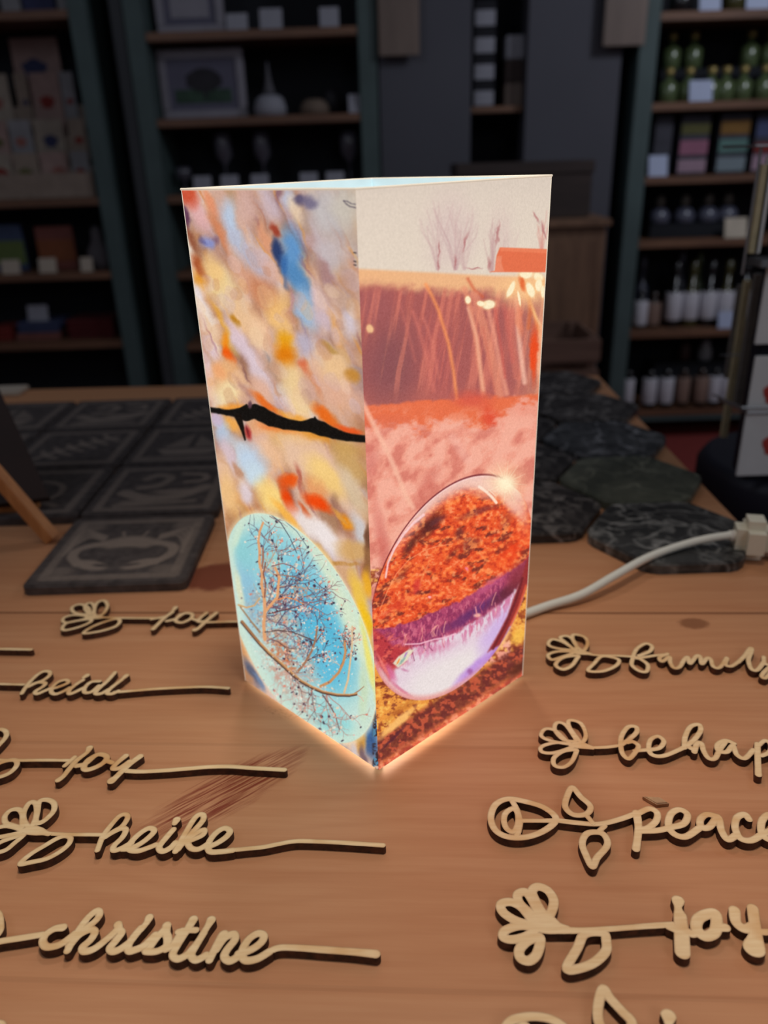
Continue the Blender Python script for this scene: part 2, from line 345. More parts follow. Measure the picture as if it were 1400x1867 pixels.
def paint_left():
    rnd = random.Random(4)
    c = Canvas(320, 335, 380, 1080, (224, 190, 168))
    X, Y = np.meshgrid(np.arange(c.w)*1.0, np.arange(c.h)*1.0)
    c.warp = ((fbm(X/30, Y/30, 3)-.5)*16, (fbm(X/30, Y/30, 9)-.5)*16)
    # streaky mottle along the slanting direction
    q = math.radians(62); U = X*math.cos(q)+Y*math.sin(q); V = -X*math.sin(q)+Y*math.cos(q)
    m = fbm(U/70+3, V/20, 5); c.fill(sstep(.45, .75, m)*.6, (200, 195, 212)); c.fill(sstep(.45, .8, fbm(U/60, V/18+9, 8))*.6, (232, 170, 120))
    pal = ((238,200,160),(226,178,156),(244,216,176),(214,184,186),(200,150,120),(190,130,96),(228,206,212),(236,184,124),(176,132,120),(222,160,100),(206,190,206),(240,210,190))
    for i in range(330):
        x, y = rnd.uniform(320, 700), rnd.uniform(335, 1300); g = rnd.uniform(13, 30)
        top_ = y < 560
        col = rnd.choice(pal)
        if top_: col = tuple(int(v*.6+w_*.4) for v, w_ in zip(col, (205,196,206)))
        an = rnd.gauss(66, 6); c.blob(x, y, g*(2.5 if top_ else 1.6), g*.78, an, rnd.choice(((150,98,74),(176,120,88),(150,112,110),(196,128,60))), .42, .3)
        c.blob(x, y, g*(2.1 if top_ else 1.25), g*.56, an, tuple(int(v*.80) for v in col) if rnd.random() < .35 else col, rnd.uniform(.3, .65), rnd.choice((.2, .55, .7)))
    for i in range(90):
        x, y = rnd.uniform(320, 700), rnd.uniform(335, 1100); g = rnd.uniform(20, 46); c.blob(x, y, g, 2.6, rnd.gauss(64, 7), rnd.choice(((176,112,84),(150,100,104),(206,130,70),(226,150,60))), rnd.uniform(.35,.7), .1)
    c.frame(310, 300, 3.335)
    for b in [
      (600,250,110,60,70,(203,184,192)),(450,260,130,55,80,(215,180,170)),(960,290,190,140,80,(200,196,197)),(1070,260,120,90,80,(205,196,182)),
      (900,880,190,80,75,(212,188,190)),(1090,950,140,40,80,(215,205,215)),(980,560,120,100,80,(200,190,192)),
      (170,300,130,45,62,(228,180,178)),(110,190,90,50,60,(205,80,48)),(250,240,120,26,68,(228,150,112)),(95,320,80,20,72,(95,55,85)),
      (300,420,150,26,62,(216,140,100)),(390,440,190,50,66,(190,200,222)),(365,300,100,38,78,(190,206,226)),
      (130,450,90,26,62,(150,88,62)),(125,520,80,26,75,(236,226,214)),(230,490,50,36,60,(140,152,208)),(200,470,34,12,60,(85,78,130)),(275,470,34,16,70,(110,72,100)),
      (185,640,95,30,68,(165,75,35)),(180,720,65,32,60,(228,155,50)),(655,180,70,16,88,(125,88,118)),(720,200,80,36,85,(190,196,216)),
      (760,280,100,32,72,(232,208,182)),(790,215,40,34,50,(95,88,120)),(850,240,50,40,60,(120,112,138)),
      (520,610,120,60,62,(186,186,208)),(590,470,120,32,66,(226,164,128)),(480,720,130,70,50,(216,164,138)),(570,800,120,58,55,(204,134,94)),
      (600,650,90,40,70,(220,180,165)),(740,560,190,62,84,(94,155,212)),(655,550,105,24,82,(34,58,110)),(700,640,70,26,80,(60,110,170)),(640,400,55,20,60,(160,62,42)),
      (765,700,80,40,75,(86,140,188)),(800,760,110,42,75,(95,145,190)),(700,740,50,14,80,(50,80,130)),(820,900,140,50,72,(160,190,218)),(830,1110,90,56,70,(186,178,196)),
      (310,740,165,78,62,(242,216,158)),(270,650,95,48,62,(240,200,138)),(450,960,190,72,58,(236,196,152)),(330,1000,170,18,66,(228,168,66)),
      (670,930,140,70,78,(242,196,128)),(560,1050,130,60,58,(238,200,165)),(700,1090,65,46,70,(234,165,20)),(715,1180,85,58,58,(228,132,12)),(740,880,120,10,82,(190,140,150)),
      (830,1250,60,22,70,(214,86,42)),(345,1100,60,20,70,(242,150,28)),(365,1175,60,24,70,(242,92,10)),(390,960,50,18,65,(188,128,26)),
      (180,860,150,42,70,(232,222,226)),(230,1000,190,48,68,(242,224,205)),(250,1120,110,30,60,(222,198,204)),(210,1200,120,30,75,(228,205,215)),
      (430,1100,180,38,58,(226,206,218)),(540,1260,170,42,58,(222,204,212)),(600,1190,60,14,60,(150,150,155)),(570,1390,110,48,52,(226,182,160)),
      (240,1350,130,28,76,(232,192,175)),(360,1330,130,92,62,(240,190,140)),(350,1410,80,78,60,(244,226,180)),(300,1270,60,38,60,(238,172,120)),
      (750,1330,110,78,80,(243,214,160)),(800,1480,95,62,62,(242,214,165)),(990,1390,210,130,50,(226,182,158)),(1010,1240,130,80,60,(236,198,150)),(1110,1310,50,34,60,(198,140,58)),
      (960,680,120,36,62,(172,136,138)),(1040,830,90,40,62,(180,146,128)),(1020,1050,150,26,68,(222,168,112)),(980,1140,60,18,40,(190,150,86)),(880,1330,110,16,70,(215,130,80)),
      (450,1370,80,16,60,(140,90,90)),(470,1290,70,10,60,(120,80,90)),(250,1060,120,6,62,(150,90,110)),(550,780,110,10,62,(190,130,100)),(1060,1180,60,20,60,(215,175,130)),
      # fringes of the bare branch
      (390,1500,90,24,5,(240,160,60)),(590,1480,120,24,38,(232,110,30)),(760,1560,110,22,20,(240,170,70)),(950,1560,110,30,40,(235,110,25)),(1090,1640,90,18,18,(235,90,30)),
      (380,1590,70,40,40,(245,180,90)),(580,1610,90,60,20,(235,170,120)),(740,1640,170,26,14,(232,110,35)),(880,1670,120,30,20,(222,150,50)),
      (320,1640,100,46,70,(188,208,232)),(290,1560,60,34,70,(205,185,205)),(440,1760,110,60,50,(205,215,226)),(560,1720,90,60,60,(226,190,172)),
      (800,1750,200,90,30,(242,200,130)),(1080,1760,100,60,30,(205,165,98)),(640,1800,120,50,50,(238,196,160)),(390,1790,60,16,80,(180,140,130))]:
        c.blob(b[0], b[1], b[2]*1.12, b[3]*1.22, b[4], b[5], .86 if b[3] > 16 else .5, .3 if b[3] > 16 else .05)
    for i in range(70):
        x, y = rnd.uniform(60, 1150), rnd.uniform(560, 1500); g = rnd.uniform(30, 70); c.blob(x, y, g*1.25, g*.7, 64, rnd.choice(pal), .28, .75)
    w = c.warp; c.warp = (w[0]*.35, w[1]*.35)
    c.stroke([(230,1505,16),(300,1515,16),(350,1525,16),(420,1528,28),(470,1530,46),(520,1518,42),(560,1535,44),(620,1568,40),(700,1595,34),(800,1612,29),(870,1607,42),(930,1632,42),(1000,1660,32),(1080,1682,24),(1190,1698,21)], (24,22,20), 1, 7)
    c.stroke([(440,1520,26),(470,1480,6)], (24,22,20), 1, 6); c.stroke([(890,1600,20),(885,1560,5)], (24,22,20), 1, 6); c.stroke([(420,1550,22),(445,1620,12),(462,1690,5)], (28,22,18), 1, 6)
    c.blob(490,1480,14,26,0,(110,78,88),1); c.blob(482,1650,22,52,-15,(185,70,66),1); c.blob(478,1640,8,40,-15,(120,40,45),.7)
    c.warp = w
    c.frame(360, 820, 3.061)
    for b in [
      (310,90,110,76,60,(196,214,232)),(330,150,80,60,60,(204,220,230)),(180,50,100,34,70,(216,196,204)),(225,130,50,18,60,(196,150,122)),(180,260,130,46,74,(238,196,140)),
      (270,250,76,34,70,(224,210,216)),(700,90,200,70,40,(226,190,172)),(560,60,140,60,50,(230,195,170)),(860,120,130,60,50,(206,168,110)),(420,280,120,74,60,(250,218,136)),(520,190,56,34,20,(236,90,18)),
      (520,300,105,30,66,(236,72,8)),(580,180,80,16,80,(190,112,92)),(670,230,90,50,60,(232,165,110)),(720,170,170,60,50,(246,210,135)),(680,320,95,30,38,(240,74,8)),(610,350,60,14,60,(210,90,40)),
      (870,260,180,46,62,(218,196,166)),(640,440,170,50,42,(236,226,222)),(720,520,120,46,50,(238,228,226)),(830,430,50,28,60,(238,150,25)),(800,400,60,14,50,(220,160,80)),(905,480,110,36,70,(206,204,206)),
      (880,590,110,46,10,(214,172,112)),(800,645,110,14,5,(190,138,66)),(520,400,150,26,48,(247,186,84)),(700,610,120,24,50,(232,190,120)),(850,730,110,50,60,(214,172,134)),(910,850,170,36,76,(238,198,84)),
      (940,1000,130,26,80,(242,196,36)),(955,600,160,22,90,(150,105,70)),(955,520,60,20,90,(120,80,60)),(950,760,80,26,90,(238,180,50)),(965,1180,150,20,85,(225,190,70)),
      (300,1240,90,22,60,(88,98,122)),(340,1290,60,10,55,(120,140,170)),(960,1560,110,60,72,(92,152,202)),(975,1660,90,40,80,(62,98,146)),(800,1655,70,22,30,(58,98,150)),(860,1640,50,40,70,(230,196,170)),
      (905,1620,90,28,84,(204,152,74)),(880,1690,60,14,60,(210,200,200)),(930,1720,70,16,70,(120,100,110))]:
        c.blob(b[0], b[1], b[2]*1.08, b[3]*1.15, b[4], b[5], .9, .35)
    # dark mottled turn-over strip by the front edge
    XX, YY = c.coords(); n = fbm(XX/22, YY/30, 21)
    c.fill(sstep(.42, .55, n)*sstep(968, 985, XX)*sstep(1390, 1440, YY), (62, 50, 58)); c.fill(sstep(.55, .62, fbm(XX/18, YY/18, 31))*sstep(968, 985, XX)*sstep(1390, 1420, YY), (90, 140, 170))
    # the pale glass ball with the tree in it
    u = ((XX-580)*.447+(YY-1000)*.894)/688; v = ((XX-580)*.894-(YY-1000)*.447)/325
    d = np.sqrt(u*u+v*v); inside = sstep(1.006, .99, d)
    c.fill(sstep(1.05, 1.0, d)*.5, (240, 225, 190))
    c.fill(inside, (202, 226, 216)); c.mask = inside
    c.warp = (w[0]*.5, w[1]*.5)
    c.blob(560,900,620,235,62,(160,212,218),1,.75); c.blob(620,880,420,170,60,(140,206,222),1,.4); c.blob(690,1010,360,110,64,(98,188,216),1,.4); c.blob(720,1180,200,80,70,(108,194,220),1,.4)
    c.blob(290,800,260,60,80,(150,196,216),.9,.3); c.blob(250,560,150,60,70,(150,208,212),.9,.3); c.blob(230,780,120,22,80,(222,226,196),.9,.3); c.blob(230,480,110,24,110,(212,232,206),.9)
    c.blob(520,1450,300,66,58,(192,218,208),.8,.4); c.blob(760,1520,170,90,40,(158,216,216),.95,.5); c.blob(420,640,60,60,0,(175,220,205),.6)
    c.fill(sstep(.60, .80, v+.05*np.sin(u*5))*sstep(.1,-.2,abs(u-.05)-.72), (216, 230, 206)); c.blob(930,1370,200,30,90,(205,222,190),.8,.3); c.fill(sstep(.84,.98,d)*.8,(208,228,212)); c.blob(955,1180,230,20,80,(238,226,120),.9,.2)
    n1 = fbm(XX/26, YY/26, 41); n2 = fbm(XX/11, YY/11, 43)
    def zone(cx, cy, rx, ry, ang):
        a = math.radians(ang); uu = ((XX-cx)*math.cos(a)+(YY-cy)*math.sin(a))/rx; vv = (-(XX-cx)*math.sin(a)+(YY-cy)*math.cos(a))/ry
        return sstep(1.1, .4, np.sqrt(uu*uu+vv*vv))
    z = zone(480, 1040, 330, 130, 55); c.fill(z*sstep(.42,.62,n2)*.75,(150,140,150)); c.fill(z*sstep(.5,.66,n1)*.6,(206,160,130)); c.fill(z*sstep(.55,.7,fbm(XX/9,YY/9,47))*.7,(226,196,176))
    z = zone(470, 1140, 150, 60, 55); c.fill(z*sstep(.35,.6,n2)*.8,(205,150,118)); c.fill(z*sstep(.5,.66,n1)*.8,(214,120,70))
    z = zone(520, 1320, 330, 60, 52); c.fill(z*sstep(.42,.62,n2)*.6,(190,170,160)); c.fill(z*sstep(.56,.7,n1)*.6,(210,150,130))
    z = zone(560, 860, 150, 100, 40)+zone(420,760,180,80,80); c.fill(np.clip(z,0,1)*sstep(.5,.68,n2)*.7,(120,130,165)); c.fill(np.clip(z,0,1)*sstep(.56,.7,n1)*.5,(226,150,130))
    c.warp = None
    def twig(x, y, a, L, r, col, dep):
        pts = [(x, y)]
        for i in range(4):
            a += rnd.uniform(-.35, .35); x += math.cos(a)*L/4; y += math.sin(a)*L/4; pts.append((x, y))
            if dep and rnd.random() < .75: twig(x, y, a+rnd.choice((-1, 1))*rnd.uniform(.4, 1.1), L*rnd.uniform(.4, .65), r*.65, col, dep-1)
        c.line(pts, r, col, .85, 1.4, r*.4)
        if rnd.random() < .6:
            c.blob(x, y, rnd.uniform(4, 11), rnd.uniform(3, 8), rnd.uniform(0, 180), rnd.choice(((232,190,180),(240,230,215),(90,60,80),(225,140,120),(60,50,70),(238,214,190))), .9, .5)
    for i in range(26):
        x0, y0 = rnd.choice(((375,900),(380,1030),(440,800),(560,870),(360,680),(450,1010)))
        twig(x0+rnd.uniform(-20,40), y0+rnd.uniform(-40,40), rnd.uniform(-1.6,.7), rnd.uniform(110,240), 3.2, rnd.choice(((116,86,86),(140,104,110),(206,150,116),(96,86,110),(216,176,150))), 2)
    for i in range(14):
        x0, y0 = rnd.choice(((500,1220),(640,1320),(560,1280),(720,1360),(420,1150)))
        twig(x0, y0, rnd.uniform(.6,1.9), rnd.uniform(110,220), 3, rnd.choice(((190,140,130),(130,100,100),(206,170,160))), 2)
    for i in range(12):
        x0, y0 = rnd.choice(((665,1075),(620,1180),(800,1215),(850,1120),(670,1010)))
        twig(x0, y0, rnd.uniform(-2.4,-.6), rnd.uniform(60,130), 2.6, rnd.choice(((110,80,80),(226,196,176),(90,70,90))), 2)
    for i in range(8): twig(rnd.uniform(330,480), rnd.uniform(380,620), rnd.uniform(-1.8,1.2), 110, 2.6, (150,110,110), 1)
    for P, r, col, r2 in [
        ([(372,420),(352,470),(345,520),(352,580),(350,640),(366,700),(362,760),(376,830),(380,900),(372,980),(378,1060)],6,(226,170,124),10),
        ([(385,640),(372,700),(385,760),(378,830)],4,(150,100,86),4),
        ([(440,670),(462,720),(455,780),(450,830),(415,870),(385,905)],7,(228,170,122),8),
        ([(370,560),(372,610),(366,660)],5,(170,120,100),5),
        ([(230,870),(275,885),(320,875),(350,835)],5,(214,176,126),4),([(240,880),(300,960),(350,1020)],4,(170,140,110),6),
        ([(420,660),(480,645),(530,660),(575,690)],3,(150,100,100),2),([(430,705),(500,712),(545,720),(590,742)],3,(170,130,110),2),
        ([(450,845),(500,832),(550,845),(595,870)],4,(232,150,96),3),([(400,920),(470,905),(540,890),(600,872)],4,(110,66,70),2),
        ([(380,1020),(450,1012),(530,1022),(600,1050),(662,1076)],3.5,(104,84,84),3),
        ([(560,1240),(600,1195),(640,1130),(662,1070),(672,1000)],7,(170,126,100),5),([(668,1075),(700,1030),(712,1000)],3,(110,80,90),2),
        ([(690,1322),(740,1300),(790,1250),(815,1200),(828,1140),(824,1080)],8,(206,152,104),6),
        ([(820,1360),(842,1290),(852,1210),(864,1120),(866,1000)],6,(226,196,158),4),
        ([(700,1370),(735,1420),(770,1480),(792,1560)],4,(130,104,104),2),([(880,1365),(905,1350),(930,1330)],4,(176,136,110),2),([(890,1372),(915,1390),(928,1410)],3,(220,196,176),2),
        ([(340,350),(380,362),(430,380)],8,(60,74,104),4),([(420,380),(470,420),(520,500),(560,590)],2.5,(90,96,110),2),
        ([(480,400),(560,470),(620,560)],2,(120,140,150),2)]:
        c.line(P, r, col, 1, 1.6, r2)
    main = [(250,960),(300,1020),(350,1080),(400,1132),(460,1185),(520,1240),(580,1290),(640,1325),(700,1352),(780,1370),(850,1374),(890,1368)]
    c.line([(x-2,y+5) for x,y in main], 8, (84,64,60), 1, 1.6, 5); c.line(main, 7, (172,126,88), 1, 1.6, 4); c.line([(x+2,y-4) for x,y in main[2:]], 3.5, (222,176,124), .9, 1.5, 2)
    for i in range(620):
        x = rnd.gauss(560, 170); y = rnd.gauss(1010, 230)
        c.blob(x, y, rnd.uniform(2.5, 7), rnd.uniform(2, 5), rnd.uniform(0,180), rnd.choice(((236,196,184),(244,236,224),(244,236,224),(120,96,116),(228,150,128),(90,80,110),(226,206,196))), .75, .5)
    for x, y, s_ in ((335,505,16),(425,470,13),(470,520,15),(432,640,16),(555,685,12),(420,810,24),(580,890,20),(700,1030,16),(835,1090,16),(860,1140,12),(770,1480,16),(690,1490,12),(640,1240,16),(500,1130,20)):
        for k in range(6): c.blob(x+rnd.uniform(-s_,s_)*.6, y+rnd.uniform(-s_,s_)*.8, s_*.35, s_*.25, rnd.uniform(0,180), rnd.choice(((235,150,130),(244,226,206),(160,90,90),(240,190,160))), .9, .6)
    c.mask = None
    c.fill(sstep(.985,.995,d)*sstep(1.012,1.0,d)*.35*sstep(-.2,.4,v), (250,240,200))
    # wrapped seam near the top, two pen marks and the pin-pricks at the fold
    c.frame(310, 300, 3.335)
    c.poly([(1030,300),(1042,380),(1085,470),(1118,555),(1124,640),(1150,640),(1150,150),(1030,150)], (204,195,184), .55, 3)
    c.line([(1052,222),(1075,225),(1100,240),(1128,245)], 2.6, (72,62,84), 1, 1.5); c.line([(1068,240),(1092,258),(1130,266)], 3, (72,62,84), 1, 1.5); c.line([(1054,224),(1072,243)], 2, (72,62,84), 1, 1.5)
    for y in (546,600,622): c.line([(1118,y),(1130,y+4)], 4, (70,58,60), 1, 1.5)
    c.a = np.clip(c.a, 0, 1)**1.12
    gr = (vnoise(X*1.3, Y*1.3, 77)-.5)*.035+(vnoise(X/2.2, Y/2.2, 78)-.5)*.03
    c.a += gr[..., None]
    return c

def paint_right():
    rnd = random.Random(9)
    c = Canvas(640, 310, 380, 1110, (222, 206, 190))
    X, Y = np.meshgrid(np.arange(c.w)*1.0, np.arange(c.h)*1.0)
    c.warp = ((fbm(X/20, Y/20, 3)-.5)*14, (fbm(X/20, Y/20, 9)-.5)*14)
    w0 = c.warp; c.frame(630, 300, 3.333); XX, YY = c.coords()
    c.fill(sstep(300, 60, YY)*.35, (205, 190, 178)); c.fill(sstep(250, 620, YY)*.35, (232, 216, 196))
    # blurred bare trees against the pale sky
    c.blob(640,420,260,170,90,(214,190,184),.75,.1); c.blob(940,440,220,90,90,(216,194,184),.7,.1)
    for x0, y0, n, dx, h, col in ((560,640,9,120,430,(202,170,166)),(665,640,12,150,470,(196,162,160)),(720,640,9,130,400,(206,176,170)),(885,650,12,90,380,(196,160,156)),(1000,640,6,60,380,(214,190,180)),(1190,520,8,50,240,(214,150,138))):
        for i in range(n):
            t = rnd.uniform(-1, 1); hh = h*rnd.uniform(.5, 1)
            c.line([(x0+t*8, y0), (x0+t*dx*.35+rnd.uniform(-10,10), y0-hh*.4), (x0+t*dx*.75+rnd.uniform(-15,15), y0-hh*.75), (x0+t*dx+rnd.uniform(-20,20), y0-hh)], 4.5, col, .5, 8, 1.5)
    for x, y, rx, ry, a in ((562,610,8,40,0),(660,600,10,50,0),(720,480,8,60,15),(878,610,12,44,0),(920,420,8,70,8),(560,520,6,50,-8),(1155,320,8,44,-30),(1195,380,8,40,-10),(780,636,50,6,0),(1210,420,6,50,-15)):
        c.blob(x, y, rx, ry, a, (176,112,112), .75, .2)
    # far field, the blurred dark wood and its streaks
    edge = 640+(XX-60)*.05
    c.fill(sstep(-14, 12, YY-edge), (236, 180, 132))
    c.fill(sstep(60, 150, YY-edge+(fbm(XX/40,YY/40,5)-.5)*60)*sstep(1400,950,XX-.0*YY), (180, 98, 90))
    c.blob(270,1220,300,200,95,(138,84,86),.9,.1); c.blob(180,860,140,130,0,(170,98,96),.7,.1); c.blob(560,1180,300,110,80,(190,98,92),.6,.2)
    q = fbm(XX/26+YY/150., YY/420+1, 12); c.fill(sstep(.52,.7,q)*sstep(740,800,YY)*sstep(1480,1300,YY)*.5, (222,128,108)); c.fill(sstep(.55,.4,q)*sstep(740,800,YY)*sstep(1480,1300,YY)*.3, (140,78,84))
    for P, r, col, al in [
        ([(405,900),(440,1000),(490,1180),(530,1380)],14,(214,118,104),.6),([(470,940),(520,1080),(560,1300)],10,(216,122,106),.6),([(330,860),(370,1000),(420,1200)],10,(204,112,100),.5),
        ([(720,760),(760,900),(795,1100),(830,1400)],20,(236,150,116),.8),([(740,880),(790,1050),(830,1380)],10,(244,182,150),.8),([(740,700),(780,770),(830,810)],10,(206,96,66),.9),
        ([(780,800),(840,1000),(890,1200),(930,1400)],34,(236,150,118),.75),([(860,870),(900,1050),(940,1250),(975,1400)],18,(240,160,132),.8),([(905,880),(935,1080),(965,1300)],8,(206,96,84),.8),([(830,1000),(870,1200),(900,1380)],8,(206,110,92),.7),
        ([(1040,830),(1045,1000),(1060,1150),(1085,1330)],18,(246,190,166),.9),([(1000,900),(1010,1100),(1040,1300)],26,(220,122,102),.6),([(960,860),(985,1000),(1010,1200)],18,(206,104,92),.6),
        ([(1100,800),(1140,900),(1170,1000),(1200,1100)],14,(246,160,96),.9),([(1120,850),(1160,940),(1200,1010)],6,(255,214,150),.9),([(1110,760),(1120,900),(1110,1000)],14,(210,104,60),.8),
        ([(485,735),(520,800),(560,890),(590,990),(620,1090),(650,1260),(672,1450)],11,(246,150,92),1)]:
        c.line(P, r*.8, col, al*.85, 13)
    c.blob(1080,780,190,110,0,(247,196,140),.85,.15); c.blob(1190,1180,250,30,90,(250,180,140),.85,.3); c.blob(1145,1160,180,30,91,(232,78,36),1,.4); c.blob(1075,730,60,22,80,(226,100,50),.9,.3)
    c.blob(1050,950,120,30,80,(230,130,95),.7)
    c.warp = (w0[0]*.3, w0[1]*.3)
    for x, y, rx, ry, a in ((1000,765,56,18,-65),(1095,672,42,26,0),(1122,770,52,26,70),(1172,690,32,24,40),(1175,740,40,24,90),(865,858,42,30,0),(148,1005,21,24,0),(740,830,16,24,0),(1200,780,40,14,90),(820,850,26,18,0),(1050,820,50,8,80)):
        c.blob(x, y, rx*1.25, ry*1.25, a, (250,200,140), .7, .4); c.blob(x, y, rx, ry, a, (252,238,200) if x > 700 else (240,190,140), .95, .7)
    w = w0; c.warp = None
    c.poly([(872,658),(905,650),(915,560),(935,508),(1260,520),(1260,660)], (226,112,76), 1, 5); c.poly([(905,655),(918,560),(948,560),(945,600),(960,655)], (238,150,118), .6, 6); c.poly([(940,508),(1260,520),(1260,545),(940,530)], (236,130,92), .8, 5)
    c.warp = w
    # meadow: orange band then pink haze
    eb = 1475-(XX-100)*.07+(fbm(XX/50,YY/50,15)-.5)*40
    c.fill(sstep(-14, 14, YY-eb), (230, 112, 74)); c.blob(880,1550,90,60,60,(222,80,56),.9,.2); c.blob(1065,1540,80,36,100,(222,84,58),.9,.2); c.blob(760,1440,130,60,0,(214,90,72),.8,.2)
    ep = 1600-(XX-100)*.02+(fbm(XX/60,YY/34,25)-.5)*190-sstep(850,1050,XX)*150
    c.fill(sstep(-30, 40, YY-ep), (236, 156, 134))
    c.frame(640, 820, 3.0605); XX, YY = c.coords()
    zz = sstep(-250, -20, YY)
    n = fbm(XX/70+YY/160., YY/80, 33, 5); c.fill(sstep(.5,.68,n)*zz*.6, (204,108,94)); c.fill(sstep(.52,.36,n)*sstep(-260,-120,YY)*.55, (247,186,164)); c.fill(sstep(500,980,YY)*sstep(500,100,XX)*.5,(214,140,130))
    c.warp = (w[0]*.5, w[1]*.5)
    c.blob(190,620,340,40,80,(190,80,74),.5,.2); c.blob(420,200,140,40,120,(206,110,96),.6,.2); c.blob(110,90,100,50,100,(206,110,100),.6,.2)
    c.line([(30,-330),(90,-200),(150,-80),(210,40),(260,160),(300,260),(340,330)], 14, (246,186,160), .8, 12)
    c.line([(560,-60),(640,60)], 24, (244,186,170), .4, 20)
    # ground at the lower right and along the bottom
    C2 = 1180-(XX-150)*0+(980-XX)*.50
    g = YY-(1330-(XX-150)*.75)
    c.fill(sstep(-10, 30, YY-1180)+sstep(880,900,XX)*sstep(640,700,YY)*(YY<1190), (232, 150, 66))
    na = fbm(XX/40, YY/32, 61, 4); nb = fbm(XX/21, YY/17, 62, 3); low = sstep(640,700,YY)
    c.fill(low*sstep(.55,.66,na)*.85, (150, 66, 38)); c.fill(low*sstep(.58,.7,nb)*.7, (250, 196, 96)); c.fill(low*sstep(.4,.28,nb)*.7, (120, 48, 40))
    dg = (YY-1700)+(XX-150)*.66      # distance below the dark diagonal
    c.fill(sstep(-110,-60,dg)*sstep(80,30,dg)*(.85+.15*(na>.5)), (112, 48, 44)); c.fill(sstep(-120,-60,dg)*sstep(80,20,dg)*sstep(.52,.64,nb)*.8, (206, 92, 62))
    c.fill(sstep(30,90,dg), (226, 100, 74)); c.fill(sstep(30,90,dg)*sstep(.54,.66,nb)*.8,(250,166,128)); c.fill(sstep(30,90,dg)*sstep(.48,.34,na)*.8,(150,54,46)); c.fill(sstep(160,240,dg)*sstep(.4,.6,na)*.8,(244,150,124))
    c.blob(260,1520,150,22,-42,(246,186,108),.95,.4); c.blob(230,1610,110,9,-45,(90,40,50),.9,.4); c.blob(300,1430,160,20,-35,(200,120,50),.7,.3)
    c.blob(850,1060,100,20,-58,(246,186,120),.9,.4); c.blob(940,1040,60,40,-30,(244,190,80),.8,.3); c.blob(930,1220,80,34,-40,(90,44,34),.9,.2); c.blob(960,700,120,10,98,(250,180,60),.9,.3)
    # the big glass ball
    u = ((XX-560)*.429-(YY-770)*.903)/668; v = ((XX-560)*.903+(YY-770)*.429)/393
    d = np.sqrt(u*u+v*v); ins = sstep(1.004, .992, d)
    c.mask = ins; c.fill(np.ones_like(XX), (232, 88, 46))
    n = fbm(XX/56+YY/90., YY/40, 71, 4); n2 = fbm(XX/30+YY/60., YY/22+XX/80., 73, 3); n3 = fbm(XX/19, YY/16, 75, 3)
    c.fill(sstep(.45,.75,n2)*.75, (250,124,62)); c.fill(sstep(.48,.25,n3)*.7, (176,46,34)); c.fill(sstep(.54,.68,n)*sstep(.36,.6,n2)*.85, (112,46,42)); c.fill(sstep(.56,.78,n3)*.7, (255,164,110))
    for b in ((430,430,120,40,-50,(72,34,36),.85),(330,540,70,26,-55,(80,40,38),.8),(600,470,40,26,-60,(96,44,46),.8),(660,530,60,36,-20,(110,50,50),.7),(700,350,120,20,-20,(110,56,60),.6),(480,400,60,20,-30,(96,50,56),.7),(280,700,70,20,-50,(110,44,40),.6),(560,590,60,16,-50,(120,46,40),.6),(860,400,60,30,-60,(150,70,56),.5),(250,880,120,36,-40,(214,66,46),.6),(900,560,140,60,-50,(238,70,34),.7)):
        c.blob(*b[:6], b[6], .15)
    c.fill(sstep(.5,.6,n2)*sstep(.5,.7,n3)*.6, (252,140,76))
    # pale rim of the crown
    top = sstep(.80, .97, d)*sstep(-.1, .5, u)*sstep(.75,.2,v)
    c.fill(top*.95, (238, 196, 184)); c.blob(790,215,190,40,8,(244,206,190),.9,.2); c.blob(880,290,130,40,52,(244,190,170),.85,.2); c.blob(730,260,90,24,10,(226,150,130),.6,.2)
    c.line([(710,212),(750,240),(780,268),(805,300)], 8, (255,232,214), .9, 3); c.line([(760,225),(800,262)],3,(250,220,200),.9,2)
    c.line([(192,720),(205,640),(240,560),(290,480),(340,420),(400,370)], 5, (250,206,206), .95, 5, 7)
    c.line([(160,900),(200,800),(250,700),(320,620),(400,570),(470,545),(560,530)], 2.5, (250,160,110), .7, 3); c.line([(380,760),(400,700),(430,640)],5,(246,150,90),.6,6)
    c.blob(365,770,26,50,10,(214,60,60),.6); c.blob(640,670,14,8,30,(246,130,150),.9); c.blob(440,830,10,8,0,(255,180,190),.9)
    # inverted bank of the river: magenta band, white sky, red lower left
    bandT = np.interp(XX, [100,200,300,400,500,600,700,800,900,1000], [1010,1000,975,935,885,850,790,735,675,600])+(fbm(XX/30,YY/30,81)-.5)*26
    bandB = np.interp(XX, [100,300,400,500,600,700,800,900,1000], [1180,1120,1090,1050,1010,950,885,800,680])+(fbm(XX/14,YY/30,82)-.5)*30
    c.fill(sstep(-8,8,YY-bandT), (176, 72, 106)); zb = sstep(-8,8,YY-bandT)
    c.fill(zb*sstep(.45,.62,fbm(XX/16,YY/22,85))*.6, (128,44,84)); c.fill(zb*sstep(.55,.66,fbm(XX/10,YY/22,87))*.6,(222,120,140)); c.fill(zb*sstep(560,950,XX)*sstep(bandT.min(),bandT.max(),YY*0+bandT.max())*.0,(110,44,70))
    c.blob(700,900,260,34,-32,(98,48,104),.85,.25); c.blob(880,790,150,36,-38,(100,40,56),.9,.25); c.blob(940,700,110,60,-50,(140,52,62),.8,.2); c.blob(520,1000,160,24,-24,(120,50,96),.6,.2); c.blob(780,750,110,24,-32,(196,90,130),.7,.2)
    c.fill(sstep(-10,16,YY-bandB), (226, 206, 216)); zw = sstep(-10,16,YY-bandB)
    c.blob(560,1260,330,120,-25,(232,222,220),.95,.5); c.blob(820,1000,190,70,-55,(206,176,224),.9,.3); c.blob(700,1210,190,34,-42,(188,140,216),.9,.3); c.blob(820,1120,130,20,-50,(170,110,200),.8,.3)
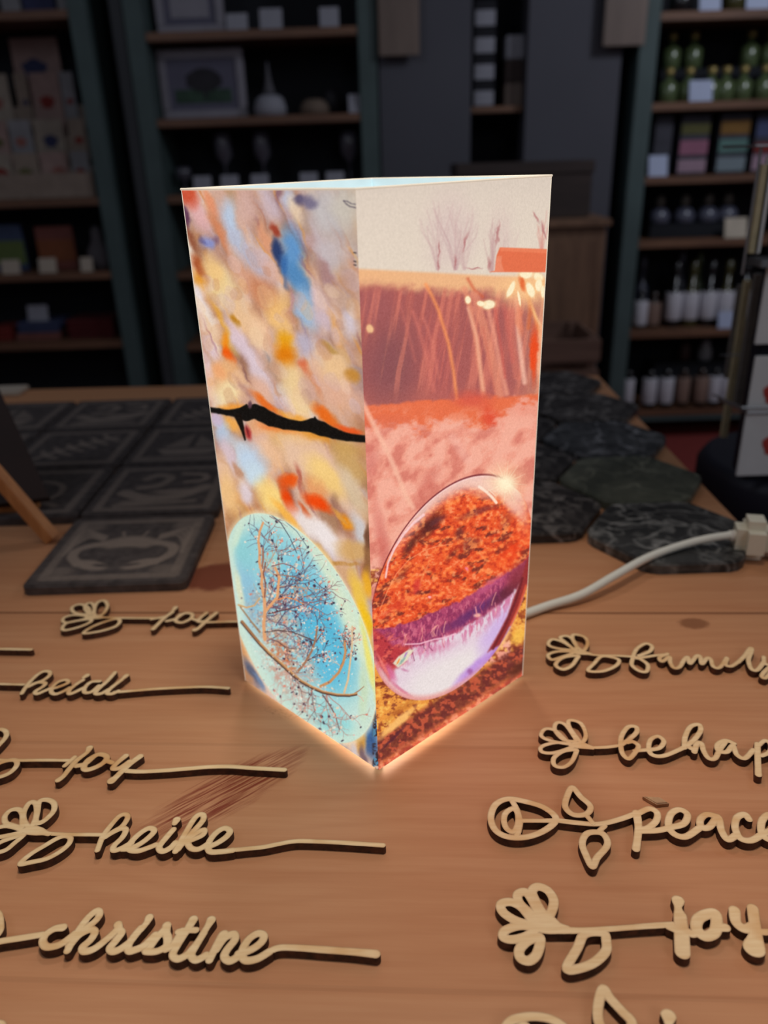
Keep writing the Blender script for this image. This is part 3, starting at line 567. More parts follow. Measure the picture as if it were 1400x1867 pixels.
    c.fill(zw*sstep(.45,.62,fbm(XX/12+3,YY/40,91))*sstep(120,10,YY-bandB)*.85, (206,110,150))
    c.blob(460,1110,150,26,-14,(214,140,170),.6,.2)
    for i in range(34):
        x = rnd.uniform(280, 880); y = float(np.interp(x, [300,500,700,900], [1100,1030,930,780])); s_ = rnd.choice((-1,1,-1))
        c.line([(x,y),(x+rnd.uniform(-16,16),y+s_*rnd.uniform(20,50)),(x+rnd.uniform(-26,26),y+s_*rnd.uniform(50,90))], 2.4, rnd.choice(((236,150,160),(130,50,86),(244,170,150),(206,96,120))), .75, 2)
    c.line([(300,1090),(380,1085),(460,1060),(520,1050),(580,1028)], 4, (244,190,206), .9, 3)
    c.blob(700,930,22,14,0,(250,190,170),.9); c.line([(690,880),(700,930)],4,(240,150,150),.8,3)
    c.poly([(985,600),(950,720),(905,830),(870,930),(800,1060),(760,1130),(830,1090),(930,900),(1010,700),(1010,600)], (150,50,50), 1, 8); c.line([(955,720),(915,850),(860,980),(790,1110)],7,(110,36,44),.9,5); c.line([(975,760),(940,870),(890,980)],6,(226,96,60),.8,5)
    c.poly([(110,1000),(180,1040),(230,1100),(330,1100),(300,1180),(240,1230),(215,1290),(150,1200),(110,1080)], (186,60,66), 1, 16)
    c.fill(sstep(360,200,XX)*sstep(1000,1060,YY)*sstep(1260,1150,YY)*sstep(.5,.64,n2)*.7,(236,110,90)); c.fill(sstep(360,200,XX)*sstep(1000,1060,YY)*sstep(1260,1150,YY)*sstep(.45,.33,n3)*.6,(120,30,50))
    c.blob(222,1250,56,26,62,(214,110,150),.9,.3); c.blob(270,1330,80,12,38,(214,120,150),.8,.3); c.blob(180,1210,80,10,62,(240,130,120),.8,.3)
    c.poly([(232,1196),(262,1158),(320,1120),(350,1118),(312,1176),(262,1218)], (226,214,190), 1, 5); c.blob(285,1180,34,7,-48,(130,170,160),.8); c.blob(262,1186,22,5,-55,(245,150,70),.9); c.blob(305,1150,20,5,-45,(160,110,190),.8); c.blob(300,1230,26,8,20,(190,110,150),.6)
    c.blob(665,1240,18,20,0,(150,80,140),.7)
    c.fill(sstep(.93,1.0,d)*sstep(-.3,-.8,u)*.7, (226,130,120))
    c.mask = None
    c.fill(sstep(.985,.996,d)*sstep(1.012,1.0,d)*sstep(.3,-.2,v)*sstep(-.6,-.1,u)*.85, (110,36,46)); c.fill(sstep(.972,.982,d)*sstep(.99,.98,d)*sstep(.3,-.2,v)*sstep(-.2,.2,u)*.8, (250,214,210))
    c.warp = None
    c.blob(860,190,120,110,0,(255,214,166),.6,.0); c.blob(860,192,56,52,0,(255,244,206),.95,.05)
    for a in range(0, 180, 15):
        L = 120 if a % 30 == 0 else 70; A = math.radians(a+6)
        c.line([(860-math.cos(A)*L,190-math.sin(A)*L),(860,190)], .6, (255,236,200), .6, 3, 3); c.line([(860,190),(860+math.cos(A)*L,190+math.sin(A)*L)], 3, (255,236,200), .6, 3, .6)
    c.fill((XX < 0)*0., (0,0,0))
    # print grain
    n = (vnoise(X*1.1, Y*1.1, 177)-.5)*.07*sstep(480,560,Y+310)+(vnoise(X*1.7, Y*1.7, 178)-.5)*.03
    c.a += n[..., None]
    # the other print is folded a few millimetres round the front edge
    return c

# ================================================================= LARGE STRUCTURE
FLOOR = -.79
YS = 3.0                                     # the plane of the shelf fronts
M_teal = plain('sage_teal_paint', (74, 90, 90), .6, .12, 8)
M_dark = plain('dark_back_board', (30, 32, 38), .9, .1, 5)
M_wall = plain('grey_plaster', (84, 84, 92), .9, .06, 3)
M_shelf = wood('shelf_board_wood', (92, 62, 46), (132, 94, 70), 0, 1)
M_pier = plain('grey_pier_paint', (62, 64, 68), .8, .1, 5)
def struct(name, mb, mat):
    o = mb.build(name, mat); o['kind'] = 'structure'; return o
struct('floor', MB().box((-3.2, -.9, FLOOR-.05), (3.6, 3.5, FLOOR-.0005)), plain('red_carpet', (132, 50, 46), .95, .12, 60, bump=.3))
struct('wall_back', MB().box((-3.2, 3.34, FLOOR), (3.6, 3.44, 2.6)), plain('dark_wall', (34, 35, 42), .9, .08, 3))
xa = aty(693, 200, YS).x; xb = aty(860, 150, YS).x; xc = aty(962, 150, YS).x; xd = aty(1128, 200, YS).x
struct('wall_middle', MB().box((xa, YS+.02, FLOOR), (xb, YS+.14, 2.6)), M_wall)
struct('wall_middle', MB().box((xc, YS+.02, FLOOR), (xd, YS+.14, 2.6)), M_wall)
x1 = aty(213, 360, YS).x; x2 = aty(248, 360, YS).x; x3 = aty(271, 360, YS).x
struct('trim_1', MB().box((x2, YS+.0, FLOOR), (x3-.003, YS+.2, 2.6), .004), M_pier)

# ---- the table: a pine top seen from its near left part, its right edge running away from the camera
e1 = at(1100, 690); e2 = at(1340, 940); ed = (e2-e1).normalized()
fr_ = e1+Vector((0, .02, 0)); nr_ = e2+ed*.62; slope = -.0628
PT = [(-.95, -.13), (nr_.x, -.13), (fr_.x, fr_.y), (-.95, fr_.y+(fr_.x+.95)*.03)]
table = empty('display_table', (-.3, .5, FLOOR), 'long pine display table that carries the lamp, slates and wooden words', 'table')
MB().prism(PT, -.034, -.0003, .003).build('table_top', table_wood(), table)
M_pine = wood('pine_frame', (150, 98, 58), (186, 132, 84), 0)
ap = MB(); ap.box((-.88, .97, -.12), (.22, .99, -.034)); ap.box((-.88, -.05, -.12), (.22, -.03, -.034)); ap.box((-.90, -.05, -.12), (-.88, .99, -.034)); ap.box((.20, -.05, -.12), (.22, .99, -.034)); ap.build('apron', M_pine, table)
for lx in (-.86, .17):
    for ly in (-.03, .93): MB().box((lx, ly, FLOOR), (lx+.05, ly+.05, -.034), .003).build('leg', M_pine, table)

# ---- shelving units
def unit(name, x0, x1, zs, label, top=1.3, kick=None, wp=.062):
    u = empty(name, ((x0+x1)/2, YS+.15, FLOOR), label, 'shelf'); u['group'] = 'painted shelving units along the back wall'
    for a in (x0, x1-wp): MB().box((a, YS, FLOOR), (a+wp, YS+.29, top), .003).build('side_panel', M_teal, u)
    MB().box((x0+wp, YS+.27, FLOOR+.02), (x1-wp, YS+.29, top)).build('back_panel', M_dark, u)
    for z in zs: MB().box((x0+wp, YS+.005, z-.026), (x1-wp, YS+.27, z), .002).build('shelf_board', M_shelf, u)
    MB().box((x0+wp, YS+.01, (kick if kick is not None else FLOOR+.1)-.05), (x1-wp, YS+.04, kick if kick is not None else FLOOR+.1), .002).build('kick_board', M_teal, u)
    return u
S = lambda x, y: aty(x, y, YS)
zA = [S(80, y).z for y in (17, 363, 499, 626)]; zB = [S(480, y).z for y in (52, 211, 352, 492, 624)]; zC = [S(1300, y).z for y in (18, 184, 319, 436, 601, 744)]
unit('shelving_unit', S(211, 360).x-1.0, S(211, 360).x, zA+[-.62], 'tall painted shelving unit at the far left, full of greeting cards')
unit('shelving_unit', S(271, 360).x, S(690, 200).x, zB+[-.55], 'tall painted shelving unit behind the lamp, with two framed pictures')
unit('shelving_unit', S(1143, 340).x, S(1143, 340).x+.95, zC, 'tall painted shelving unit at the right with small bottles and jars', kick=zC[5]-.0)

# ================================================================= THE LAMP
def homog(P):
    """homography from the unit square (0,0)=bottom start ... to four drawing points: bl, br, tr, tl"""
    A = []; b = []
    for (u, v), (x, y) in zip(((0, 0), (1, 0), (1, 1), (0, 1)), P):
        A.append([u, v, 1, 0, 0, 0, -u*x, -v*x]); b.append(x); A.append([0, 0, 0, u, v, 1, -u*y, -v*y]); b.append(y)
    h = np.linalg.solve(np.array(A, float), np.array(b, float)); return np.append(h, 1).reshape(3, 3)
GAP = .0016
bl, bf, br = at(447, 1240, GAP), at(690, 1404, GAP), at(953, 1231, GAP)
def above(p, px, py):                         # the top corner: on the sight line, nearest to straight above the bottom corner
    d = ray(px, py); t = (p.x*d.x+p.y*d.y)/(d.x*d.x+d.y*d.y); return Vector((0, 0, EYE))+d*t
tl, tf, tr = above(bl, 330, 346), above(bf, 648, 346), above(br, 1006, 321)
bk = bl+br-bf; tk = tl+tr-tf; tk.z = (tl.z+tr.z)/2
ctr = (bl+br)/2
lamp_o = empty('photo_lamp', (ctr.x, ctr.y, 0), 'square paper table lamp printed with two glowing glass ball photographs', 'lamp')
M_print = print_glow(); M_rim = paper_glow('lit_white_paper', (206, 230, 236), .50); M_edge = paper_glow('lit_paper_edge', (250, 236, 214), .50); M_out = paper_glow('backlit_pale_print', (214, 190, 170), .45)
def panel(name, b0, b1, t1, t0, art, P, nu, nv):
    """one printed side: a fine grid carrying the picture, its inner sheet and its edges"""
    n = ((b1-b0).cross(t0-b0)).normalized(); cen = (b0+b1+t0+t1)/4
    if n.dot(cen-Vector((ctr.x, ctr.y, cen.z))) < 0: n = -n
    u = np.linspace(0, 1, nu); v = np.linspace(0, 1, nv); U, V = np.meshgrid(u, v)
    A = lambda p: np.array(p)[None, None, :]
    co = (A(b0)*(1-U[..., None])+A(b1)*U[..., None])*(1-V[..., None])+(A(t0)*(1-U[..., None])+A(t1)*U[..., None])*V[..., None]
    bow = (np.sin(np.pi*V)*np.sin(np.pi*U)*.0007+.0)[..., None]*A(n); co = co+bow
    idx = np.arange(nu*nv).reshape(nv, nu)
    q = np.stack([idx[:-1, :-1], idx[:-1, 1:], idx[1:, 1:], idx[1:, :-1]], -1).reshape(-1, 4)
    th = .0006; inner = [np.array(p-n*th) for p in (b0, b1, t1, t0)]; outer = [np.array(p) for p in (b0, b1, t1, t0)]
    ex = np.array(inner+outer); k = nu*nv
    ff = [[k+3, k+2, k+1, k], [k, k+1, k+5, k+4], [k+1, k+2, k+6, k+5], [k+2, k+3, k+7, k+6], [k+3, k, k+4, k+7]]
    q2 = np.concatenate([q, np.array(ff)]); verts = np.concatenate([co.reshape(-1, 3), ex])
    me = bpy.data.meshes.new(name); me.vertices.add(len(verts)); me.vertices.foreach_set('co', verts.astype(np.float32).ravel())
    me.loops.add(q2.size); me.loops.foreach_set('vertex_index', q2.astype(np.int32).ravel())
    me.polygons.add(len(q2)); me.polygons.foreach_set('loop_start', (np.arange(len(q2))*4).astype(np.int32))
    mi = np.zeros(len(q2), np.int32); mi[-5] = 1; mi[-4:] = 2; me.polygons.foreach_set('material_index', mi); me.update(calc_edges=True)
    if art is not None:
        H = homog(P); h = np.stack([U.ravel(), V.ravel(), np.ones(U.size)]); g = H@h; X, Y = g[0]/g[2], g[1]/g[2]
        X = np.clip((X-art.x0)*art.k, 0, art.w-1.001); Y = np.clip((Y-art.y0)*art.k, 0, art.h-1.001)
        xi = X.astype(int); yi = Y.astype(int); fx = (X-xi)[:, None]; fy = (Y-yi)[:, None]; a = np.clip(art.a, 0, 1)
        c = (a[yi, xi]*(1-fx)+a[yi, xi+1]*fx)*(1-fy)+(a[yi+1, xi]*(1-fx)+a[yi+1, xi+1]*fx)*fy
        c = np.where(c > .04045, ((c+.055)/1.055)**2.4, c/12.92)
        col = np.ones((len(verts), 4), np.float32); col[:k, :3] = c
        at_ = me.color_attributes.new('print', 'FLOAT_COLOR', 'POINT'); at_.data.foreach_set('color', col.ravel())
    o = link(name, me, [M_print if art is not None else M_out, M_rim, M_edge], lamp_o); return o
PL = [(447, 1238), (690, 1403), (648, 346), (330, 346)]; PR = [(690, 1403), (953, 1230), (1006, 321), (648, 346)]
o = panel('shade_panel', bl, bf, tf, tl, paint_left(), PL, 340, 960); o['label'] = 'shade side printed with a pale blue glass ball and a bare tree'
o = panel('shade_panel', bf, br, tr, tf, paint_right(), PR, 340, 960); o['label'] = 'shade side printed with a red glass ball on a river bank'
panel('shade_panel', br, bk, tk, tr, None, None, 4, 6); panel('shade_panel', bk, bl, tl, tk, None, None, 4, 6)
# folded white edges seen as fine light lines
f1 = MB(); dn = (Vector((ctr.x, ctr.y, 0))-Vector((bf.x, bf.y, 0))).normalized()*.0004
f1.tube([tl+Vector((0,0,.0002)), tf+dn+Vector((0,0,.0002)), tr+Vector((0,0,.0002))], .00055, 6); f1.tube([tr+Vector((0,0,.0002)), tk, tl+Vector((0,0,.0002))], .0005, 6)
f1.build('top_fold', M_edge, lamp_o)
M_white = plain('white_plastic', (226, 224, 216), .45, .03)
for p in (bl, bf, br, bk):
    q = p+(Vector((ctr.x, ctr.y, p.z))-p).normalized()*.007; MB().lathe((q.x, q.y, 0), [(.002, 0), (.002, .004)], 10).build('foot', M_white, lamp_o)
MB().lathe((ctr.x, ctr.y, 0), [(.028, 0), (.030, .002), (.030, .008), (.026, .010)], 32).build('lamp_base', M_white, lamp_o)
MB().lathe((ctr.x, ctr.y, .010), [(.010, 0), (.012, .01), (.012, .035), (.016, .05), (.026, .075), (.028, .09), (.022, .11), (.008, .12)], 24).build('bulb', paper_glow('bulb_glass', (255, 236, 200), 3.0), lamp_o, True)
l = bpy.data.lights.new('bulb_light', 'POINT'); l.energy = .15; l.color = (1, .92, .76); l.shadow_soft_size = .008
lo = bpy.data.objects.new('bulb_light', l); C.objects.link(lo); lo.parent = lamp_o; lo.location = (0, -.030, .013)
# its white cord, running right over the slates to a white coupling at the table edge
q0 = (br+bk)/2; cp = [Vector((q0.x-.030, q0.y-.016, .0034)), Vector((q0.x-.002, q0.y-.004, .0034)), at(955, 1120, .0034), at(1000, 1104, .0036), at(1060, 1084, .006), at(1120, 1050, .0104), at(1180, 1017, .0112), at(1240, 995, .0125), at(1290, 982, .016), at(1350, 973, .0185)]
cord = MB().tube(spline(cp, 8), .0030, 12).build('power_cord', plain('white_cord', (226, 226, 216), .5, .03), lamp_o, True)

# ================================================================= WOODEN WORDS
M_ply = [ply_top(), ply_side()]
def word(name, label, cat, parts, T, zt=.004, cell=.00042, group=None, grow=.15):
    """laser-cut word: parts = {part: [(points, radius mm, closed)]}; drawn along the strokes' centre lines on the top face"""
    f, ox, oy = 1/T[2], T[0], T[1]
    if len(parts.get('stem', ())) == 2: parts = dict(parts); a_ = parts['stem']; parts['stem'] = a_[:1]; parts['tail'] = a_[1:]
    segs = {}; P_all = []
    for nm, strokes in parts.items():
        L = []
        for st in strokes:
            pts, r = st[0], st[1]; closed = len(st) > 2 and st[2]
            pp = [(p[0], p[1], (p[2] if len(p) > 2 else r)) for p in pts]
            sp = spline(pp, 6, closed) if len(pp) > 1 else [pp[0], pp[0]]
            W = [(*at(ox+p[0]*f, oy+p[1]*f, zt)[:2], (p[2]+grow)*.001) for p in sp]; L.append(W); P_all += W
        segs[nm] = L
    A = np.array(P_all); mrg = A[:, 2].max()+cell*3
    x0, y0 = A[:, 0].min()-mrg, A[:, 1].min()-mrg; nx = int((A[:, 0].max()+mrg-x0)/cell)+2; ny = int((A[:, 1].max()+mrg-y0)/cell)+2
    gx = x0+np.arange(nx)*cell; gy = y0+np.arange(ny)*cell
    fields = {}
    for nm, L in segs.items():
        D = np.full((ny, nx), .01)
        for W in L:
            for (ax, ay, ra), (bx, by, rb) in zip(W[:-1], W[1:]):
                rr = max(ra, rb)+cell*6
                i0 = max(0, int((min(ax, bx)-rr-x0)/cell)); i1 = min(nx, int((max(ax, bx)+rr-x0)/cell)+2); j0 = max(0, int((min(ay, by)-rr-y0)/cell)); j1 = min(ny, int((max(ay, by)+rr-y0)/cell)+2)
                X = gx[i0:i1][None, :]; Y = gy[j0:j1][:, None]; dx, dy = bx-ax, by-ay; l2 = dx*dx+dy*dy+1e-12
                t = np.clip(((X-ax)*dx+(Y-ay)*dy)/l2, 0, 1)
                D[j0:j1, i0:i1] = np.minimum(D[j0:j1, i0:i1], np.hypot(X-ax-t*dx, Y-ay-t*dy)-(ra+(rb-ra)*t))
        fields[nm] = D
    uni = np.minimum.reduce(list(fields.values()))
    cx, cy = float(A[:, 0].mean()), float(A[:, 1].mean())
    root = empty(name, (cx, cy, 0), label, cat, group); prev = None
    for k, (nm, D) in enumerate(fields.items()):
        if prev is not None: Dk = np.maximum(D, -(prev+.00006)); prev = np.minimum(prev, D)
        else: Dk = D; prev = D
        ins = Dk < 0; z1 = zt-.00002*k; verts = []; edge = []; faces = []; mats = []; key = {}
        def corner(i, j):
            q = (i, j)
            if q not in key: key[q] = len(verts)//1; verts.append((gx[i], gy[j])); edge.append(-uni[j, i])
            return key[q]
        def cross(a, b):
            q = (a, b) if a < b else (b, a)
            if q not in key:
                (i, j), (k2, l2) = q; va, vb = Dk[j, i], Dk[l2, k2]; t = va/(va-vb)
                key[q] = len(verts); verts.append((gx[i]+(gx[k2]-gx[i])*t, gy[j]+(gy[l2]-gy[j])*t)); edge.append(-(uni[j, i]+(uni[l2, k2]-uni[j, i])*t))
            return key[q]
        s4 = ins[:-1, :-1].astype(int)+ins[:-1, 1:]+ins[1:, :-1]+ins[1:, 1:]
        tops = []; walls = []
        for j, i in zip(*np.nonzero(s4)):
            i = int(i); j = int(j); cs = [(i, j), (i+1, j), (i+1, j+1), (i, j+1)]; poly = []; cr = []
            for a, b in zip(cs, cs[1:]+cs[:1]):
                ia, ib = ins[a[1], a[0]], ins[b[1], b[0]]
                if ia: poly.append(corner(*a))
                if ia != ib:
                    c_ = cross(a, b); poly.append(c_); cr.append((c_, ia))
            if len(poly) > 2: tops.append(poly)
            if len(cr) == 2:
                a, b = (cr[0][0], cr[1][0]) if cr[0][1] else (cr[1][0], cr[0][0]); walls.append((a, b))
            elif len(cr) == 4:
                for q in range(4):
                    if cr[q][1]: walls.append((cr[q][0], cr[(q+1) % 4][0]))
        n = len(verts); V3 = [(x, y, z1) for x, y in verts]+[(x, y, 0.0) for x, y in verts]
        F = tops+[[v+n for v in p[::-1]] for p in tops]+[[b, a, a+n, b+n] for a, b in walls]
        nm = nm.split('#')[0]; me = bpy.data.meshes.new(nm); me.from_pydata(V3, [], F)
        me.polygons.foreach_set('material_index', [0]*len(tops)+[1]*(len(tops)+len(walls)))
        at_ = me.attributes.new('edge', 'FLOAT', 'POINT'); at_.data.foreach_set('value', np.clip(np.array(edge+edge)/.0009, 0, 1).astype(np.float32))
        link(nm, me, M_ply, root)
    return root
I = lambda *a: list(a)
# --- heike (drawn in its own enlarged frame)
T1 = (0, 1440, 5.833); Tc = (0, 1320, 2.5)
def cv(pts, T, U):      # from frame T into frame U
    return [((T[0]+p[0]/T[2]-U[0])*U[2], (T[1]+p[1]/T[2]-U[1])*U[2])+tuple(p[2:]) for p in pts]
k = lambda pts: cv(pts, Tc, T1)
petals_L = [([(230,400),(130,375),(60,350),(52,280),(115,215),(200,208),(238,260),(235,340)],1.25,True),
  ([(320,400),(262,340),(250,250),(310,140),(375,140),(392,220),(372,320)],1.25,True),
  ([(380,340),(398,230),(418,125),(500,105),(572,140),(574,215),(520,285),(440,345)],1.3,True),
  ([(240,440),(110,388),(0,395),(-90,440),(-60,500),(60,490)],1.2,True),
  ([(250,480),(160,500),(0,560),(-100,640),(-60,670),(60,640),(160,560)],1.2,True)]
word('wooden_word', 'wooden script word heike with a flower head at its left', 'wooden word', {
 'flower_head': petals_L+[([(260,430,1.5),(330,430,2.6),(400,440,2.4),(470,455,1.5),(520,470,1.1)],1.2)],
 'leaf': [([(690,490),(600,520),(480,590),(330,680),(215,785),(350,765),(500,730),(640,655),(730,575),(748,510)],1.2,True)],
 'lettering': [([(1035,640),(1065,560),(1095,490),(1160,400),(1260,285),(1335,258),(1358,295),(1300,385),(1210,440),(1120,500)],1.25),
  ([(1090,515),(1200,450),(1290,410),(1338,425),(1300,505),(1215,590),(1205,640),(1270,630),(1400,560)],1.3),
  (k([(560,570),(600,565),(655,535),(702,490),(680,474),(635,500),(592,545),(590,572),(630,578),(680,562),(710,550)]),1.35),
  (k([(805,436,1.8),(796,452,1.3)]),1.5),(k([(790,480),(755,520),(725,560),(740,580),(775,565),(800,540)]),1.4),
  (k([(800,580),(840,505),(890,425),(922,412),(925,438),(880,490),(835,540),(812,570)]),1.35),
  (k([(840,540),(890,500),(930,482),(922,506),(870,530)]),1.3),(k([(850,535),(870,565),(905,570),(950,545)]),1.4),
  (k([(945,560),(985,545),(1030,515),(1048,488),(1022,474),(980,500),(950,545),(955,580),(1000,582),(1060,575)]),1.4)],
 'stem': [([(480,462),(700,472),(900,474),(1090,476)],1.0),(k([(1040,576,1.2),(1120,568,1.1),(1200,560,1.1),(1260,548,1.1),(1330,535,1.1),(1400,533,1.1),(1560,540,1.1),(1745,552,1.15)]),1.1)]}, T1, grow=0.18)
# --- christine
T2 = (0, 1620, 3.889); Tw = (0, 1600, 1.944); k = lambda pts: cv(pts, Tw, T2)
word('wooden_word', 'wooden script word christine in the nearest row at the left', 'wooden word', {
 'leaf': [([(-10,180),(3,240),(0,300),(-40,340),(-100,300),(-110,200),(-60,150)],1.25,True)],
 'lettering': [([(445,275,1.7),(385,285),(325,325),(303,375),(330,412),(400,405),(460,375),(530,320)],1.5),
  ([(478,440),(505,390),(560,290),(630,200),(690,155),(706,185),(670,235),(600,285),(540,330)],1.35),([(490,410),(560,330),(640,290),(672,310),(640,365),(585,415),(600,445),(670,425),(760,355),(820,300)],1.45),
  ([(835,255,1.7),(845,290),(860,315),(820,370),(780,420),(800,445),(850,430),(920,380)],1.5),
  ([(1058,205,1.7),(1040,240,1.3),(1000,290,1.2)],1.5),([(1000,280),(950,340),(910,400),(915,440),(955,435),(1020,405),(1100,330)],1.5),
  ([(1182,262,1.7),(1178,310,1.5),(1190,360,1.6),(1175,410),(1110,445),(1035,445),(1060,420),(1110,350),(1175,280)],1.4),([(1175,430),(1230,395),(1290,300)],1.4),
  (k([(685,148,1.8),(660,190),(625,245),(612,275),(632,288),(665,272)]),1.45),(k([(632,192),(662,186),(694,186)]),1.3),
  (k([(748,150,1.8),(736,172,1.3),(718,200,1.3)]),1.5),(k([(665,272),(700,230),(722,196),(692,245),(678,275),(695,292),(730,275)]),1.4),
  (k([(742,292),(760,255),(785,205),(796,198)]),1.4),(k([(765,255),(795,215),(828,200),(832,220),(805,255),(795,280),(815,295),(850,275)]),1.5),
  (k([(845,270),(890,255),(925,230),(935,205),(912,198),(880,220),(858,260),(868,292),(910,288),(955,262)]),1.5)],
 'stem': [([(-60,388),(30,368),(150,350),(300,325)],1.35),(k([(940,270,1.4),(985,249,1.3),(1050,248,1.35),(1150,255,1.45),(1250,262,1.5),(1332,270,1.7)]),1.4)]}, T2, grow=0.20)
# --- joy and heidi, rows further back at the left
word('wooden_word', 'wooden script word joy left of the lamp, between heidi and heike', 'wooden word', {
 'flower_head': [([(-75,110),(-50,50),(-10,25),(20,28),(30,50),(10,80),(-30,115)],1.3,True),([(-80,120,3),(-20,150,1.5)],1.5)],
 'leaf': [([(70,165),(20,170),(-40,200),(-90,250),(-20,245),(40,225),(75,190)],1.3,True)],
 'lettering': [([(408,108,1.8),(395,130,1.3),(350,165),(315,205),(288,238),(265,255,1.6)],1.4),([(295,190),(340,150)],1.2),
  ([(350,190),(390,180),(440,140),(480,142),(485,162),(450,190),(400,208),(382,198),(400,165),(440,140)],1.5),([(480,165),(510,175)],1.4),
  ([(572,145,1.6),(530,180),(515,202),(545,200),(590,170)],1.4),([(638,147,1.7),(600,175),(560,210),(530,240),(508,258,2.2)],1.6)],
 'stem': [([(-60,160),(60,165),(200,164),(310,165)],1.0),([(560,212),(640,216),(760,210),(850,203),(950,195),(1050,193),(1150,200),(1296,208)],1.3)]}, Tc, grow=0.18)
Td = (0, 1060, 5.833); Te = (0, 1060, 2.5); k = lambda pts: cv(pts, Te, Td)
word('wooden_word', 'wooden script word heidi with a long tail, ending left of the lamp foot', 'wooden word', {
 'lettering': [([(232,1190),(270,1130),(320,1065),(400,990),(470,955),(528,962),(525,1000),(450,1055),(350,1090)],1.25),([(300,1120),(400,1075),(478,1080),(460,1115),(375,1170),(395,1195),(470,1165),(550,1130)],1.25),
  ([(540,1145),(610,1125),(690,1095),(728,1070),(700,1046),(620,1068),(560,1120),(545,1175),(590,1198),(670,1170),(740,1130)],1.2),
  ([(925,998,1.7),(890,1022,1.2)],1.3),([(880,1050),(800,1100),(735,1160),(740,1195),(800,1175),(880,1135)],1.3),
  ([(1060,1060),(970,1068),(905,1125),(900,1178),(970,1175),(1050,1110)],1.25),([(1222,968),(1140,1060),(1050,1140),(1015,1190),(1075,1192),(1170,1140)],1.3),
  ([(1345,1000,1.7),(1300,1040,1.2)],1.3),([(1290,1050),(1190,1125),(1140,1185),(1190,1195),(1260,1165)],1.3)],
 'stem': [([(-150,1085),(60,1092),(250,1096)],1.0),(k([(520,505),(580,500),(700,490),(850,482),(950,480),(1040,486)]),1.15)]}, Td)
word('wooden_word', 'wooden script word joy furthest back, its tail running behind the lamp', 'wooden word', {
 'flower_head': [([(430,150),(432,118),(445,95),(475,87),(490,110),(475,142),(450,158)],1.25,True),([(412,150),(388,125),(395,102),(420,100),(430,128)],1.2,True),
  ([(402,150),(340,142),(328,118),(365,104),(402,120)],1.2,True),([(405,160),(335,153),(288,168),(300,188),(380,172)],1.1,True),([(405,172),(310,188),(284,212),(300,222),(365,206),(412,184)],1.2,True),([(395,162,1.5),(430,162,2.6),(470,164,1.2)],1.2)],
 'leaf': [([(530,170),(546,184),(520,208),(450,228),(382,236),(410,212),(465,188)],1.2,True)],
 'lettering': [([(800,118,1.7),(788,132,1.2)],1.3),([(785,140),(750,165),(722,192),(698,216,1.6)],1.4),([(690,172),(760,158)],1.1),([(760,180),(800,170),(840,145),(875,148),(870,168),(830,187),(800,178),(822,150)],1.3,False),([(870,168),(900,178)],1.2),
  ([(940,143,1.5),(912,166),(905,182),(935,180),(960,160)],1.3),([(985,143,1.5),(940,180),(905,212),(888,220,1.9)],1.4)],
 'stem': [([(455,163),(560,166),(640,167),(730,167)],1.0),([(935,186),(1000,184),(1080,182),(1250,184)],1.1)]}, Te)
word('wooden_word', 'straight tail end of a wooden word at the left picture edge', 'wooden word', {
 'stem': [([(-60,1182),(0,1183),(57,1184)],1.3)], 'lettering': [([(-100,1170),(-80,1185),(-60,1182)],1.4)]}, (0, 0, 1))
word('wooden_word', 'corner of a wooden flower at the very bottom left', 'wooden word', {
 'flower_head': [([(-30,1868),(-8,1866),(4,1870),(2,1890),(-20,1905),(-45,1890)],1.4,True)], 'stem': [([(-60,1880),(-40,1885)],1.2)]}, (0, 0, 1))
# --- right-hand group
Tf = (860, 1120, 2.5926); Tg = (860, 1500, 2.5926)
word('wooden_word', 'wooden script word family with a flower head, furthest back on the right', 'wooden word', {
 'flower_head': [([(530,170),(548,135),(530,105),(480,96),(480,125),(505,160)],1.15,True),([(490,168),(440,130),(418,108),(455,103),(490,135)],1.1,True),([(480,168),(400,160),(362,143),(378,118),(425,128),(470,155)],1.1,True),([(480,180),(410,175),(362,190),(376,214),(420,203)],1.1,True),([(500,195),(430,205),(396,238),(430,260),(470,244),(495,212)],1.2,True),([(480,178,1.5),(515,180,2.4),(560,186,1.2)],1.2)],
 'leaf': [([(610,200),(580,230),(550,266),(620,268),(682,242),(695,215),(650,200)],1.15,True)],
 'lettering': [([(760,205),(778,165),(820,138),(852,150),(840,175),(790,195)],1.2,False),([(762,205),(756,238),(790,266),(825,270),(832,238),(795,210),(765,200)],1.2),([(780,208),(830,200),(880,192),(925,188)],1.1),
  ([(925,186),(888,204),(900,222),(935,200),(938,226),(955,252),(982,248),(1005,212),(1022,202),(1032,232),(1062,196),(1080,200),(1088,234),(1112,206),(1130,212),(1142,246),(1172,250),(1205,205)],1.25),
  ([(1208,208),(1200,238),(1228,244),(1262,222)],1.2),([(1260,225),(1290,195),(1318,160,1.5),(1322,175),(1308,215),(1322,258),(1350,262),(1380,225)],1.3),([(1380,200),(1385,232),(1415,236),(1440,205),(1420,262),(1390,300),(1370,290),(1400,255),(1450,228)],1.2)],
 'stem': [([(540,186),(600,193),(690,195),(765,200)],1.0),([(1440,232),(1510,225),(1580,228)],1.1)]}, Tf)
